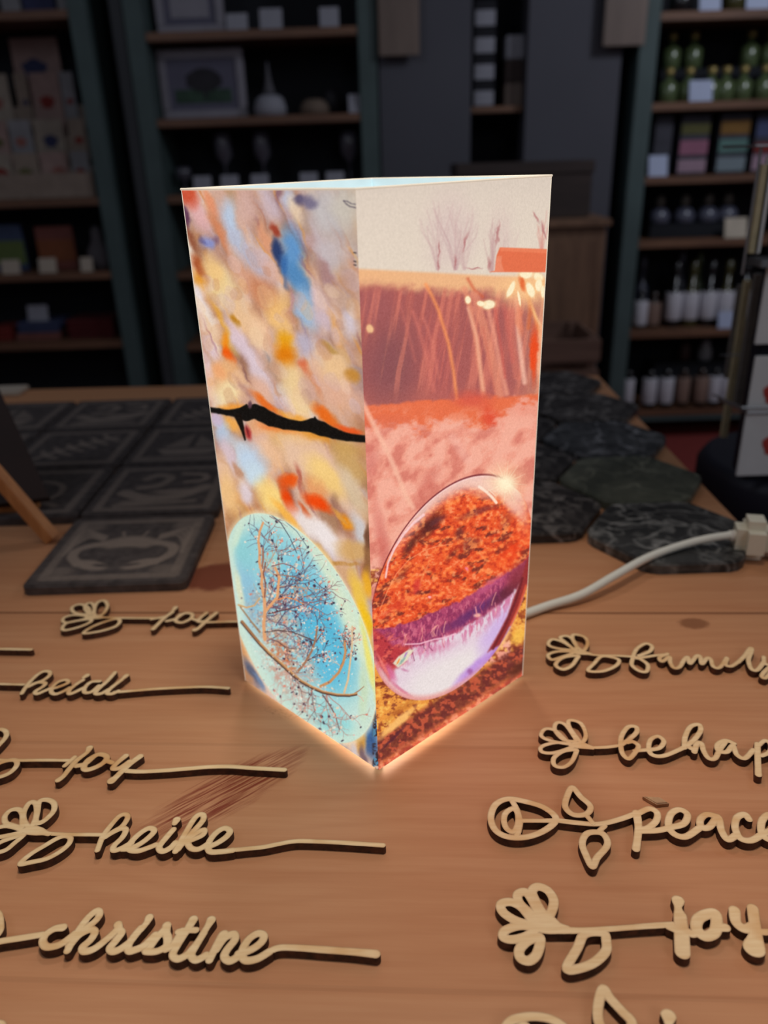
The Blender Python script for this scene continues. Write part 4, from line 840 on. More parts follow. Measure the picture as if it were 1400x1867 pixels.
word('wooden_word', 'wooden script words be happy with a flower head, right of the lamp foot', 'wooden word', {
 'flower_head': [([(520,605),(540,570),(515,515),(462,500),(460,530),(495,580)],1.15,True),([(490,600),(430,590),(392,545),(402,512),(440,520),(478,570)],1.1,True),([(460,612),(375,598),(328,574),(346,542),(392,548),(440,590)],1.1,True),([(480,620),(405,606),(332,624),(332,650),(385,655),(455,635)],1.1,True),([(490,640),(430,648),(388,680),(392,714),(432,722),(470,698),(492,655)],1.15,True),([(470,618,1.5),(510,618,2.6),(570,630,1.3)],1.2)],
 'lettering': [([(702,625),(708,575),(738,532),(776,532),(780,556),(745,590),(705,618)],1.25),([(703,620),(714,660),(742,682),(772,652),(788,622),(762,602),(735,605)],1.25),([(770,645),(830,640)],1.2),
  ([(835,640),(885,632),(908,600),(880,576),(845,592),(836,635),(855,665),(910,668),(1005,628)],1.25),
  ([(1005,630),(1008,580),(1032,532),(1072,520),(1082,548),(1052,592),(1022,620),(1052,640,1.5)],1.3),([(1052,650,1.4),(1065,610),(1086,610),(1096,645),(1120,680),(1150,680),(1172,640),(1200,600)],1.3),
  ([(1240,610),(1200,596),(1162,615),(1166,645),(1205,650),(1235,620),(1252,662),(1290,680),(1330,640)],1.3),
  ([(1350,612,1.5),(1352,690,1.4),(1355,758,1.6)],1.4),([(1350,625),(1385,596),(1412,615),(1408,650),(1370,668)],1.2),
  ([(1450,615,1.4),(1450,760,1.5)],1.4),([(1450,630),(1482,600),(1512,618),(1500,655),(1460,668)],1.2),([(1405,650),(1430,655),(1450,640)],1.2),([(1505,650),(1530,610),(1540,650),(1570,660),(1590,615),(1575,700),(1545,750)],1.3)],
 'stem': [([(555,630),(640,627),(705,618)],1.05),([(1580,660),(1680,650),(1760,655)],1.1)]}, Tf, grow=0.14)
word('wooden_word', 'wooden script word peace with a rose head and two leaves', 'wooden word', {
 'flower_head': [([(398,965),(340,912),(250,884),(170,872),(112,900),(90,960),(112,1020),(172,1052),(260,1052),(350,1018)],1.45,True),([(192,918),(160,940),(152,975),(165,1012),(195,1028),(215,1000),(220,960),(212,930)],1.25,True),([(192,885),(215,925),(228,975),(222,1020),(212,1045)],1.2),([(230,975),(320,975),(400,975)],1.1)],
 'leaf': [([(475,818),(450,860),(442,910),(480,946),(540,944),(562,908),(515,862)],1.35,True),([(540,948),(572,985)],1.1)],
 'leaf#2': [([(600,1030),(545,1036),(522,1080),(540,1138),(570,1192),(592,1150),(640,1092),(632,1050)],1.4,True),([(628,1000),(602,1024)],1.1)],
 'lettering': [([(778,938,1.8),(788,1010,1.5),(776,1108,1.6)],1.6),([(790,938),(840,918),(876,938),(870,978),(830,1010),(795,1015)],1.4),([(790,1024),(870,1022),(930,1010)],1.4),
  ([(930,1008),(1000,990),(1020,945),(980,922),(940,945),(930,1000),(960,1040),(1012,1050),(1072,1012)],1.5),
  ([(1162,955),(1110,945),(1080,970),(1086,1006),(1122,1005),(1165,958),(1180,1020),(1210,1064),(1252,1040)],1.5),
  ([(1310,968,1.5),(1290,945),(1252,962),(1245,1010),(1270,1058),(1320,1068),(1372,1040)],1.5),
  ([(1372,1040),(1430,1010),(1440,965),(1405,945),(1372,975),(1370,1030),(1400,1062),(1450,1055),(1500,1030)],1.5)],
 'stem': [([(395,972),(500,985),(600,990),(700,968),(780,938)],1.25),([(1490,1035),(1580,1010),(1720,1020)],1.2)]}, Tf, grow=0.22)
word('wooden_word', 'large wooden script word joy with a flower head, at the lower right', 'wooden word', {
 'flower_head': [([(365,440),(388,375),(362,322),(312,302),(285,325),(305,375),(335,425)],1.9,True),([(325,455),(280,430),(225,378),(218,338),(255,328),(290,375)],1.9,True),([(290,480),(215,465),(150,425),(138,385),(185,375),(240,405)],1.9,True),([(300,500),(230,487),(160,508),(148,540),(190,552),(260,535)],1.8,True),([(318,540),(262,560),(225,600),(232,640),(272,652),(305,625),(322,575)],1.9,True),([(300,480,2.5),(345,475,4.6),(400,495,2.8),(450,505,1.8)],2)],
 'leaf': [([(620,520),(535,525),(500,590),(450,692),(560,670),(630,612),(636,560)],1.8,True)],
 'lettering': [([(975,368,2.5),(975,400,1.4),(985,440,2.4)],1.8),([(985,440,2.5),(992,520,2.8),(996,612,2.8)],2.4),([(932,490,1.6),(960,500,1.8)],1.6),([(1000,500),(1040,525),(1060,515)],1.6),
  ([(1115,430),(1070,455),(1062,500),(1100,535),(1145,520),(1158,475),(1150,430)],2.2,True),([(1160,495),(1200,495)],1.8),
  ([(1242,415,2.2),(1250,470),(1290,500),(1335,485)],2.0),([(1328,405,2.2),(1338,480),(1342,540,2.6),(1335,590,4.0)],2.2)],
 'stem': [([(430,508,1.6),(520,508,1.3),(640,502,1.2),(800,490,1.2),(950,480,1.3)],1.2),([(1345,515),(1450,515),(1560,505),(1800,512)],1.4)]}, Tg, grow=0.16)
word('wooden_word', 'cut-off wooden rose and pointed leaf at the bottom edge, lower right', 'wooden word', {
 'flower_head': [([(450,985),(400,940),(330,918),(250,918),(180,940),(155,990),(180,1050),(260,1080),(360,1070),(430,1035)],1.5,True),([(240,960),(215,1000),(240,1040),(275,1020),(270,975)],1.3,True)],
 'leaf': [([(622,785),(600,850),(598,930),(630,990),(690,1010),(745,985),(756,940),(710,890),(655,830)],1.7,True),([(690,1010),(700,1040)],1.3)],
 'lettering': [([(930,915,2.6),(930,945,1.4)],2),([(935,990,1.8),(945,1100,2)],2)],
 'stem': [([(450,1010),(600,1040),(800,1030),(940,1000)],1.3)]}, Tg, grow=0.22)
p = at(1196, 1462); cps = MB(); cps.prism([(p.x-.006, p.y+.002), (p.x+.002, p.y+.001), (p.x+.005, p.y-.003), (p.x-.001, p.y-.0035)], 0, .0022, .0005)
setp(settle(cps.build('wood_chip', M_ply[0])), 'tiny wood chip lying above the word peace', 'wood chip')

# ================================================================= SLATES
def engraved(draw, n=150):
    cvs = Canvas(0, 0, 100, 100, (0, 0, 0), n/100.); cvs.frame(0, 0, 1); draw(cvs); return cvs.a[..., 0]
def slate_square(cx, cy, s, draw, label, th=.0075, rot=0.0):
    root = empty('slate_coaster', (cx, cy, 0), label, 'slate', 'square engraved slates on the left of the table')
    h = s/2; rr = .006; pts = []
    for (sx, sy, a0) in ((1, 1, 0), (-1, 1, 90), (-1, -1, 180), (1, -1, 270)):
        for a in (0, 30, 60, 90): pts.append((cx+sx*(h-rr)+rr*math.cos(R(a0+a)), cy+sy*(h-rr)+rr*math.sin(R(a0+a))))
    MB().prism(pts, 0, th, .0012).build('slate_plate', slate_m, root)
    E = engraved(draw); n = E.shape[0]; k = 110; hh = h-.0035; vs = []; vals = []
    for j in range(k+1):
        for i in range(k+1):
            u, v = i/k, j/k; vs.append((cx-hh+2*hh*u, cy-hh+2*hh*v, th+.00012)); vals.append(E[min(n-1, int((1-v)*n)), min(n-1, int(u*n))])
    fs = [[j*(k+1)+i, j*(k+1)+i+1, (j+1)*(k+1)+i+1, (j+1)*(k+1)+i] for j in range(k) for i in range(k)]
    me = bpy.data.meshes.new('engraving'); me.from_pydata(vs, [], fs); a = me.attributes.new('engraving', 'FLOAT', 'POINT'); a.data.foreach_set('value', np.array(vals, np.float32))
    link('engraving', me, slate_m, root); return root
slate_m = slate_mat(); W_ = (255, 255, 255); K_ = (0, 0, 0)
def border(c):
    c.line([(7,7),(93,7),(93,93),(7,93),(7,7)], 3.2, W_, .55, 1)
def crab(c):
    border(c)
    for x, y in ((15,16),(85,16),(15,84),(85,84)): c.blob(x, y, 11, 7, 0, W_, .45, .5)
    c.blob(50,44,22,11,0,W_,.95,.7); c.blob(50,38,13,7,0,W_,.5,.5); c.blob(50,53,14,4,0,K_,.9,.4); c.blob(50,24,20,6,0,K_,.5,.3)
    for s_ in (-1, 1):
        X = lambda x: 50+s_*x
        c.line(spline([(X(19),44),(X(32),50),(X(34),62),(X(26),74)],6), 3.6, W_, .95, 1); c.blob(X(17),76,14,6.5,-s_*24,W_,.95,.7); c.blob(X(10),77,7,2.2,-s_*16,K_,.95,.5); c.blob(X(20),63,8,5,0,K_,.7,.4)
        for q in range(4): c.line(spline([(X(20),38-q*2),(X(31+q*2),33-q*4),(X(38+q),44-q*5),(X(41),60-q*6)],6), 1.5, W_, .75, 1)
        c.line([(X(7),32),(X(9),25)], 1.2, W_, .8, 1)
def fish(c):
    border(c); c.line(spline([(20,60),(40,72),(65,70),(84,52)],6), 6, W_, .8, 2); c.line(spline([(30,30),(38,22),(50,28),(46,44),(30,50)],6), 4, W_, .7, 2); c.line(spline([(60,20),(78,24),(80,36),(66,40)],6), 3, W_, .8, 1); c.blob(62,60,22,6,0,W_,.8,.5); c.line([(20,86),(80,80)], 3, W_, .6, 2); c.blob(34,80,16,6,0,W_,.6,.4)
def shell(c):
    border(c); [c.line(spline([(50+math.cos(a/3)*(6+a),50+math.sin(a/3)*(6+a)) for a in range(0,30,3)],4), 2.6, W_, .7, 1) for _ in (0,)]; c.blob(50,50,12,8,20,W_,.7,.4); c.line([(20,80),(50,62),(80,82)], 3, W_, .6, 2)
def ship(c):
    border(c); c.poly([(20,64),(82,64),(70,80),(30,80)], W_, .8, 2); c.poly([(48,20),(48,60),(24,60)], W_, .6, 2); c.poly([(54,26),(54,60),(78,60)], W_, .6, 2); c.line([(12,86),(88,86)], 2, W_, .6, 2)
def leaf_d(c):
    border(c); c.line(spline([(20,80),(45,50),(80,22)],6), 2.4, W_, .8, 1); [c.line([(28+i*9,72-i*9),(40+i*9,80-i*9)], 2.4, W_, .7, 1) or c.line([(28+i*9,72-i*9),(20+i*9,60-i*9)], 2.4, W_, .7, 1) for i in range(6)]
xc_ = (-.2060, -.3300, -.4540, -.5780); yc_ = (.5645, .6895, .8140, .9385)
spec = [(0,0,crab,'square slate engraved with a crab, the nearest of the slates'),(0,1,fish,'square slate with a curling engraving, directly behind the crab slate'),(1,1,shell,'square slate with a round engraving, beside the easel foot'),
 (0,2,ship,'square slate two rows behind the crab slate, next to the lamp'),(1,2,leaf_d,'square slate half way back, second column from the lamp'),(2,2,shell,'square slate half way back, partly hidden by the dark easel board'),
 (0,3,leaf_d,'square slate in the back row, nearest the lamp'),(1,3,fish,'square slate in the back row, second column from the lamp'),(2,3,ship,'square slate in the back row, furthest to the left')]
for i, j, fn, lb in spec: slate_square(xc_[i], yc_[j], .1205, fn, lb, rot=0)
def hexa(cx, cy, r, rot, m, label, th=.0085, ry=None):
    pts = []; ry = ry or r
    for q in range(6):
        a = R(rot+60*q); nx_ = R(rot+60*(q+1))
        p0 = Vector((cx+r*math.cos(a), cy+ry*math.sin(a))); pa = Vector((cx+r*math.cos(a-R(60)), cy+ry*math.sin(a-R(60)))); pb = Vector((cx+r*math.cos(nx_), cy+ry*math.sin(nx_)))
        u = (pa-p0).normalized(); v = (pb-p0).normalized(); k_ = .008
        pts += [tuple(p0+u*k_), tuple(p0+(u+v)*k_*.32), tuple(p0+v*k_)]
    o = settle(MB().prism(pts, 0, th, .0012).build('slate_hexagon', m))
    return setp(o, label, 'slate', 'six-sided veined slates on the right of the table')
ms = [marble_slate('veined_slate', (36,37,38), (150,150,148), (60,60,60), 3.1), marble_slate('veined_green_slate', (62,66,58), (132,134,118), (92,94,82), 5.2), marble_slate('veined_grey_slate', (40,41,44), (150,150,154), (66,68,70), 7.4), marble_slate('veined_dark_slate', (32,29,29), (140,134,130), (52,48,48), 9.3)]
for cx, cy, m, lb in ((.226,.5605,0,'six-sided dark veined slate that the white cord crosses'),(.228,.6735,1,'six-sided greenish slate behind the one under the white cord'),(.234,.7865,2,'six-sided slate with pale rim markings, third back along the table edge'),(.240,.8995,3,'six-sided slate near the far end of the table edge'),(.226,1.0125,3,'six-sided slate at the far end of the table'),
   (.121,.6170,3,'six-sided veined slate close to the right side of the lamp'),(.124,.7300,3,'six-sided dark slate half hidden behind the lamp, middle row'),(.130,.8430,3,'six-sided dark slate half hidden behind the lamp, further back'),(.132,.9560,3,'six-sided dark slate behind the lamp, furthest back')):
    hexa(cx, cy, .0675, 0, ms[m], lb, ry=.0640)

# ================================================================= EASEL, COUPLING, CARD RACK
M_eas = wood('easel_wood', (176, 112, 62), (206, 142, 86), 2, 3); M_brd = plain('dark_brown_board', (46, 28, 22), .6, .15, 25)
ft = at(97, 984, .002); es = empty('table_easel', (ft.x-.06, ft.y+.03, 0), 'small wooden easel holding a dark board at the left picture edge', 'easel')
def beam(a, b, wx, wy, name, mat, parent):
    a = Vector(a); b = Vector(b); d = (b-a); L = d.length; q = d.to_track_quat('Z', 'Y').to_matrix().to_4x4(); q.translation = a
    return MB().box((-wx/2, -wy/2, 0), (wx/2, wy/2, L), .001, M=q).build(name, mat, parent)
up1 = aty(0, 872, ft.y+.012); d1 = up1-ft
beam(ft, ft+d1*1.9, .011, .011, 'leg', M_eas, es)
B0 = aty(92, 912, ft.y+.055); B0.z = max(B0.z, .016); B1 = aty(4, 722, ft.y+.115)
W = Vector((-.16, -.045, 0)); dv = (B1-B0)*1.45; nn = W.cross(dv).normalized()*.004
bd = MB(); q = [B0, B0+W, B0+W+dv, B0+dv]; bd.add([x-nn for x in q]+[x+nn for x in q], [[0,1,2,3],[7,6,5,4],[0,4,5,1],[1,5,6,2],[2,6,7,3],[3,7,4,0]]); bd.build('board', M_brd, es)
lg = MB(); a = B0+Vector((.004, -.012, -.012)); lg.box((a.x-.19, a.y+.004, .0), (a.x-.016, a.y+.018, .012), .001); lg.build('ledge', M_eas, es)
beam((B0.x-.13, B0.y+.075, 0), B0+W*.8+dv*.8, .010, .010, 'leg', M_eas, es)

c0 = at(1345, 974, .018); M_cream = plain('cream_plastic', (222, 218, 200), .4, .03)
cl = MB(); q = Matrix.Translation((c0.x, c0.y, 0)) @ Matrix.Rotation(R(-14), 4, 'Z')
cl.box((-.002, -.014, .001), (.024, .014, .032), .007, M=q); cl.box((.022, -.010, .004), (.055, .010, .026), .003, M=q); cl.box((.055, -.014, .001), (.085, .014, .029), .004, M=q)
cl.build('cord_coupling', M_cream, lamp_o, False)
MB().tube([c0+Vector((-.006, 0, -.001)), c0+Vector((.004, 0, -.001))], .0042, 12).build('cord_sleeve', M_white, lamp_o, True)

M_wire = plain('bright_wire', (170, 172, 176), .35, .05, 20, metal=.8); M_navy = plain('dark_navy_plastic', (34, 34, 46), .5, .1, 12); M_cardw = plain('white_card', (232, 234, 234), .6, .03, 40)
M_cardy = plain('cream_card_edges', (196, 186, 150), .7, .12, 90); M_cardg = plain('grey_card_edges', (120, 116, 112), .7, .15, 90); M_redp = plain('red_print', (196, 70, 62), .6, .1, 60)
YR = .80; A = lambda x, y, Y=YR: aty(x, y, Y)
base_z = A(1360, 870).z; rk = empty('card_rack', (A(1400, 900).x+.08, YR+.06, FLOOR), 'tall dark rack of greeting cards standing beyond the right table edge', 'card rack')
bx = A(1328, 905).x
tc_ = Vector((bx+.115, YR+.075, 0)); MB().lathe((tc_.x, tc_.y, base_z-.075), [(.095, 0), (.112, .006), (.115, .02), (.115, .055), (.108, .066), (.10, .069)], 40).build('tray', M_navy, rk, True)
MB().box((tc_.x-.02, tc_.y-.02, FLOOR), (tc_.x+.02, tc_.y+.02, base_z-.07), .004).build('post', M_navy, rk); MB().lathe((tc_.x, tc_.y, FLOOR), [(.16, 0), (.16, .015), (.03, .03)], 24).build('foot', M_navy, rk)
MB().box((A(1384, 690).x, YR+.012, base_z), (A(1384, 690).x+.22, YR+.03, A(1400, 250).z+.1), .002).build('back_panel', M_navy, rk)
for (px, py, Y) in ((1352, 743, YR-.008), (1362, 752, YR-.012), (1378, 266, YR-.008)):
    p = A(px, py, Y); MB().tube([p+Vector((-.01, .05, 0)), p, p+Vector((.2, 0, -.004))], .0013, 6).build('wire', M_wire, rk)
p = A(1312, 648, YR+.06); MB().tube([p, p+Vector((.2, 0, 0))], .0009, 6).build('wire', M_wire, rk)
p = A(1388, 268); p2 = A(1362, 500)
for dx in (0, .03): MB().tube([p+Vector((dx, 0, 0)), Vector((p.x+dx, p.y, p2.z))], .0014, 6).build('wire', M_wire, rk)
z1 = A(1370, 476).z; MB().box((A(1371, 476).x, YR-.02, z1-.004), (A(1371, 476).x+.2, YR+.012, z1+.003), .001).build('pocket_shelf', M_wire, rk)
def card(x0, y0, x1, y1, Y, w, m, label, th=.003, lean=.0):
    """upright card whose left edge runs from picture point (x0,y0) at the top down to (x1,y1)"""
    a = A(x0, y0, Y); b = A(x1, y1, Y); x = (a.x+b.x)/2
    o = settle(MB().box((x, Y, b.z), (x+w, Y+th, a.z), .0004).build('greeting_card', m)); return setp(o, label, 'greeting card', 'cards in the tall rack at the right')
c1 = card(1402, 480, 1376, 628, YR-.004, .15, M_cardw, 'white greeting card in the middle pocket of the rack at the right edge')
c2 = card(1379, 650, 1342, 868, YR-.006, .16, M_cardw, 'long white greeting card with red marks in the lower pocket of the rack')
for (px, py) in ((1399, 718), (1397, 812)):
    p = A(px, py, YR-.0066); mb = MB(); mb.prism([(math.cos(a)*.008*(1+.3*math.sin(3*a)), math.sin(a)*.011) for a in [i*math.pi/6 for i in range(12)]], 0, .0004, M=Matrix.Translation(p+Vector((.004,0,0))) @ Matrix.Rotation(R(90), 4, 'X')); o = mb.build('red_mark', M_redp, None); o.parent = c2; o.location = -c2.location
for (x0, y0, x1, y1, Y, w, m, lb, th) in ((1356, 512, 1318, 798, YR+.070, .007, M_cardy, 'pale card block with its edge to the camera, leftmost in the rack', .006), (1374, 500, 1343, 740, YR+.045, .008, M_cardg, 'grey card block seen edge-on beside the white cards', .006),
      (1346, 520, 1324, 690, YR+.085, .006, M_cardg, 'darker card block deep in the left side of the rack', .006), (1384, 300, 1368, 462, YR+.0, .009, M_cardy, 'cream card block with its edge to the camera in the top pocket', .006), (1394, 285, 1382, 462, YR+.0, .006, M_cardw, 'thin white card beside the cream block in the top pocket', .006)):
    card(x0, y0, x1, y1, Y, w, m, lb, th)

# ================================================================= GOODS ON THE SHELVES
Y0 = YS+.06
def X_(x, y, Y=Y0): return aty(x, y, Y).x
def px2m(n, Y=Y0): return n/F_PX*(Y*math.cos(PITCH)+.05)*1.0
M_tag = plain('pale_price_card', (150, 150, 160), .7, .05); M_tagb = plain('bright_price_card', (176, 186, 214), .6, .04, em=None); M_tagw = plain('cream_price_card', (186, 172, 156), .7, .04)
def tag_card(x0, x1, y0, y1, z, label, m=None, Y=YS+.012, group='price cards on the shelf edges'):
    a = X_(x0, y1, Y); b = X_(x1, y1, Y); h = px2m(y1-y0, Y); mb = MB()
    M = Matrix.Translation(((a+b)/2, Y, z)) @ Matrix.Rotation(R(-14), 4, 'X')
    mb.box((-(b-a)/2, -.001, 0), ((b-a)/2, .001, h), .0005, M=M); mb.box((-(b-a)/2, .0, 0), ((b-a)/2, .02, .002), M=Matrix.Translation(((a+b)/2, Y, z)))
    return setp(settle(mb.build('price_card', m or M_tag)), label, 'price card', group)
def block(name, cat, x0, x1, y0, y1, z, label, mats, d=.05, Y=Y0, group=None, bands=None, lean=0):
    """box-like product; bands: (from, to, material index) stripes up its front as a label part"""
    a = X_(x0, y1, Y); b = X_(x1, y1, Y); h = px2m(y1-y0, Y)
    if bands is None:
        M = Matrix.Translation(((a+b)/2, Y, z)) @ Matrix.Rotation(R(lean), 4, 'X')
        return setp(settle(MB().box((-(b-a)/2, 0, 0), ((b-a)/2, d, h), .002, M=M).build(name, mats[0])), label, cat, group)
    r = empty(name, ((a+b)/2, Y+d/2, z), label, cat, group); MB().box((a, Y, z), (b, Y+d, z+h), .003).build('body', mats[0], r)
    for i, (f0, f1, mi) in enumerate(bands): MB().box((a+.002, Y-.0015, z+h*f0), (b-.002, Y+.0005, z+h*f1), .0005).build('label_band', mats[mi], r)
    return r
# left unit ---------------------------------------------------
zA = [v+.0006 for v in zA]; zB = [v+.0006 for v in zB]; zC = [v+.0006 for v in zC]
z = zA
cols = [plain('card_cream', (150, 138, 126), .8, .12, 30), plain('card_beige', (142, 126, 114), .8, .12, 30), plain('card_rose', (150, 124, 118), .8, .12, 30), plain('card_grey', (132, 130, 134), .8, .1, 30)]
M_navyb = plain('navy_print', (44, 48, 84), .7, .1); M_redb = plain('dull_red', (128, 44, 38), .8, .15, 20); M_olive = plain('olive_print', (92, 90, 52), .8, .1); M_blueb = plain('dusty_blue', (70, 78, 112), .8, .1); M_pinkb = plain('dull_pink_print', (140, 88, 80), .8, .12, 20)
block('box', 'box', 3, 38, -18, 17, z[0], 'pale box on the topmost visible shelf, far left', [cols[3]]); block('box', 'box', 42, 100, -14, 15, z[0], 'dark navy box on the topmost visible shelf, far left', [M_navyb]); block('box', 'box', 105, 130, -18, 13, z[0], 'small pale box beside the navy box, left unit', [cols[3]])
block('stepped_card_display', 'card display', -20, 174, 318, 360, z[1], 'low beige stepped tray holding rows of greeting cards, left unit', [cols[1]], d=.05, Y=YS+.02)
sx = MB(); s0 = X_(-20, 340, Y0); s1 = X_(178, 340, Y0); hz = px2m(42)
for i in range(3): sx.box((s0, YS+.085+i*.045, z[1]), (s1, YS+.125+i*.045, z[1]+.10+i*.10))
o = sx.build('riser', cols[1]); setp(settle(o), 'beige stepped riser behind the card tray, left unit', 'card riser')
tier = [(0, -30, 24), (0, 28, 74), (0, 78, 128), (0, 134, 166), (1, -18, 18), (1, 22, 62), (1, 68, 120), (1, 130, 160), (2, -20, 26), (2, 38, 60), (2, 66, 118), (2, 120, 144), (3, 30, 116)]
top = [(262, 322), (206, 268), (134, 214), (57, 150)]; words_t = ['front tier', 'second tier', 'third tier', 'top tier']; nth = ['first', 'second', 'third', 'last']
cnt = {}
for t, a, b in tier:
    Y = YS+.074+t*.045; i = cnt.get(t, 0); cnt[t] = i+1; y0, y1 = top[t]
    zz = z[1]+[.001, .10, .20, .30][t]; h = px2m(y1-y0, Y)*(1.25 if t < 3 else 1.12); xa_ = X_(a, y1, Y); xb_ = X_(b, y1, Y)
    m0 = cols[(t*2+i) % 4]; rt = empty('greeting_card', ((xa_+xb_)/2, Y, zz), ('large picture card standing alone on the top tier, left unit' if t == 3 else '%s card from the left in the %s of the card display, left unit' % (nth[i], words_t[t])), 'greeting card', 'greeting cards in the left unit')
    MB().box((xa_, Y, zz), (xb_, Y+.004, zz+h), .0006).build('card_sheet', m0, rt)
    pc = [M_redb, M_olive, M_pinkb, M_navyb][(i+t) % 4] if not (t < 3 and i == 3) else M_redb
    cxm = xa_+(xb_-xa_)*random.Random(t*7+i).uniform(.4, .65); mb = MB(); rr = (xb_-xa_)*.26
    mb.prism([(math.cos(q*math.pi/7)*rr*(1+.25*math.sin(q*2.3)), math.sin(q*math.pi/7)*rr*.8) for q in range(14)], 0, .0006, M=Matrix.Translation((cxm, Y, zz+h*.55)) @ Matrix.Rotation(R(90), 4, 'X')); mb.build('printed_motif', pc, rt)
M_bk = [plain('blue_book_cover', (62, 74, 104), .6, .1), plain('red_book_cover', (120, 66, 58), .6, .12), plain('grey_object', (92, 86, 90), .8, .1), plain('leaf_print', (96, 112, 60), .7, .15, 60), plain('ginger_print', (130, 72, 42), .7, .15, 60)]
block('picture_book', 'book', -6, 54, 415, 497, z[2], 'blue book with a green picture, leaning on the third shelf of the left unit', [M_bk[0], M_bk[3]], d=.012, bands=[(.15, .66, 1)], Y=YS+.10); block('picture_book', 'book', 76, 144, 415, 492, z[2], 'reddish picture book on the third shelf of the left unit', [M_bk[1], M_bk[4]], d=.012, bands=[(.2, .7, 1)], Y=YS+.10)
mb = MB(); a = aty(186, 490, YS+.1); mb.lathe((a.x, a.y, z[2]), [(.045, 0), (.050, .03), (.040, .07), (.022, .10), (.018, .14), (.006, .15)], 14); setp(settle(mb.build('grey_vase', M_bk[2], None, True)), 'rounded grey vase at the right end of the third shelf, left unit', 'vase')
tag_card(4, 38, 474, 500, z[2], 'price card in front of the blue book', M_tagw); tag_card(72, 104, 470, 497, z[2], 'price card in front of the reddish book', M_tagw); tag_card(148, 170, 470, 496, z[2], 'small price card left of the grey vase', M_tagw)
def cloth(x0, x1, y0, y1, zz, label, m, d=.16):
    a = X_(x0, y1); b = X_(x1, y1); h = px2m(y1-y0); bm = MB(); n = max(2, int(h/.012))
    for i in range(n): bm.box((a+.003*(i % 2), Y0+.004*(i % 2), zz+h*i/n), (b-.004*((i+1) % 2), Y0+d, zz+h*(i+1)/n-.001), .004)
    return setp(settle(bm.build('folded_cloth', m)), label, 'folded cloth', 'folded cloths on the fourth shelf, left unit')
cloth(-20, 27, 602, 626, z[3], 'bright red folded cloth at the far left, fourth shelf', M_redb); cl2 = cloth(30, 112, 612, 626, z[3], 'reddish folded cloth under the blue one, fourth shelf', M_pinkb)
h_ = px2m(14); cloth(32, 110, 592, 611, z[3]+h_+.001, 'dusty blue folded cloth with a card on top, fourth shelf', M_blueb); cloth(126, 212, 590, 626, z[3], 'dark red folded cloth at the right, fourth shelf', plain('wine_red_cloth', (92, 30, 32), .9, .15, 20))
tag_card(55, 92, 570, 600, z[3]+h_+px2m(19)+.002, 'price card standing on the blue folded cloth', M_tag, Y=Y0+.03)
# middle unit -------------------------------------------------
M_fr = plain('silver_frame', (140, 136, 146), .5, .06); M_mat = plain('mount_board', (96, 94, 112), .8, .05); M_pg = plain('green_landscape', (56, 78, 64), .8, .3, 30); M_pd = plain('dark_tree_print', (46, 44, 50), .8, .2, 30)
def frame(x0, x1, y0, y1, zz, label, tree):
    Y = YS+.09; a = X_(x0, y1, Y); b = X_(x1, y1, Y); h = px2m(y1-y0, Y); r = empty('framed_picture', ((a+b)/2, Y, zz), label, 'picture frame', 'framed pictures in the middle unit')
    w_ = .028; f = MB(); f.box((a, Y, zz), (b, Y+.018, zz+w_), .003); f.box((a, Y, zz+h-w_), (b, Y+.018, zz+h), .003); f.box((a, Y, zz+w_), (a+w_, Y+.018, zz+h-w_), .003); f.box((b-w_, Y, zz+w_), (b, Y+.018, zz+h-w_), .003); f.build('frame', M_fr, r)
    MB().box((a+w_, Y+.008, zz+w_), (b-w_, Y+.012, zz+h-w_)).build('mount', M_mat, r); i = w_+.022
    pm = MB(); pm.box((a+i, Y+.006, zz+i), (b-i, Y+.008, zz+h*(.5 if tree else .9)-i*.3)); pm.build('picture', M_pg if tree else M_fr, r)
    if tree:
        cx = a+(b-a)*.52; t = MB(); t.prism([(math.cos(q*math.pi/8)*(b-a)*.21*(1+.08*math.sin(q*3)), math.sin(q*math.pi/8)*h*.17) for q in range(16)], 0, .001, M=Matrix.Translation((cx, Y+.0058, zz+h*.56)) @ Matrix.Rotation(R(90), 4, 'X')); t.box((cx-.006, Y+.0045, zz+h*.3), (cx+.006, Y+.0058, zz+h*.5)); t.build('tree_print', M_pd, r)
frame(286, 410, -60, 50, zB[0], 'silver-framed picture on the upper shelf of the middle unit', False); frame(298, 452, 105, 212, zB[1], 'silver-framed landscape with a round dark tree, middle unit', True)
for a in ((413, 452, 27, 52, 0, 'price card right of the upper framed picture'), (474, 515, 19, 50, 0, 'price card in the middle of the upper shelf, middle unit'), (583, 618, 16, 46, 0, 'price card at the right of the upper shelf, middle unit'), (636, 668, 178, 208, 1, 'price card at the right end of the shelf with the landscape')):
    tag_card(*a[:4], zB[a[4]], a[5])
a = aty(494, 210, Y0); mb = MB(); q = px2m(1); r = empty('cone_figure', (a.x, a.y, zB[1]), 'pale cone-shaped figure on a lumpy base, right of the landscape frame', 'figurine')
MB().lathe((a.x, a.y, zB[1]), [(27*q, 0), (28*q, 12*q), (24*q, 26*q), (17*q, 32*q)], 14).build('base', M_tag, r, True); MB().lathe((a.x, a.y, zB[1]+31*q), [(12*q, 0), (8*q, 14*q), (7*q, 16*q), (4*q, 30*q), (1.5*q, 52*q)], 12).build('cone', plain('grey_cone', (92, 90, 96), .8), r, True)
a = aty(574, 208, Y0); setp(settle(MB().lathe((a.x, a.y, zB[1]), [(24*q, 0), (26*q, 8*q), (22*q, 18*q), (14*q, 24*q)], 14).build('candle_bowl', plain('beige_clay', (112, 96, 84), .8), None, True)), 'low beige clay bowl between the cone figure and the last price card', 'bowl')
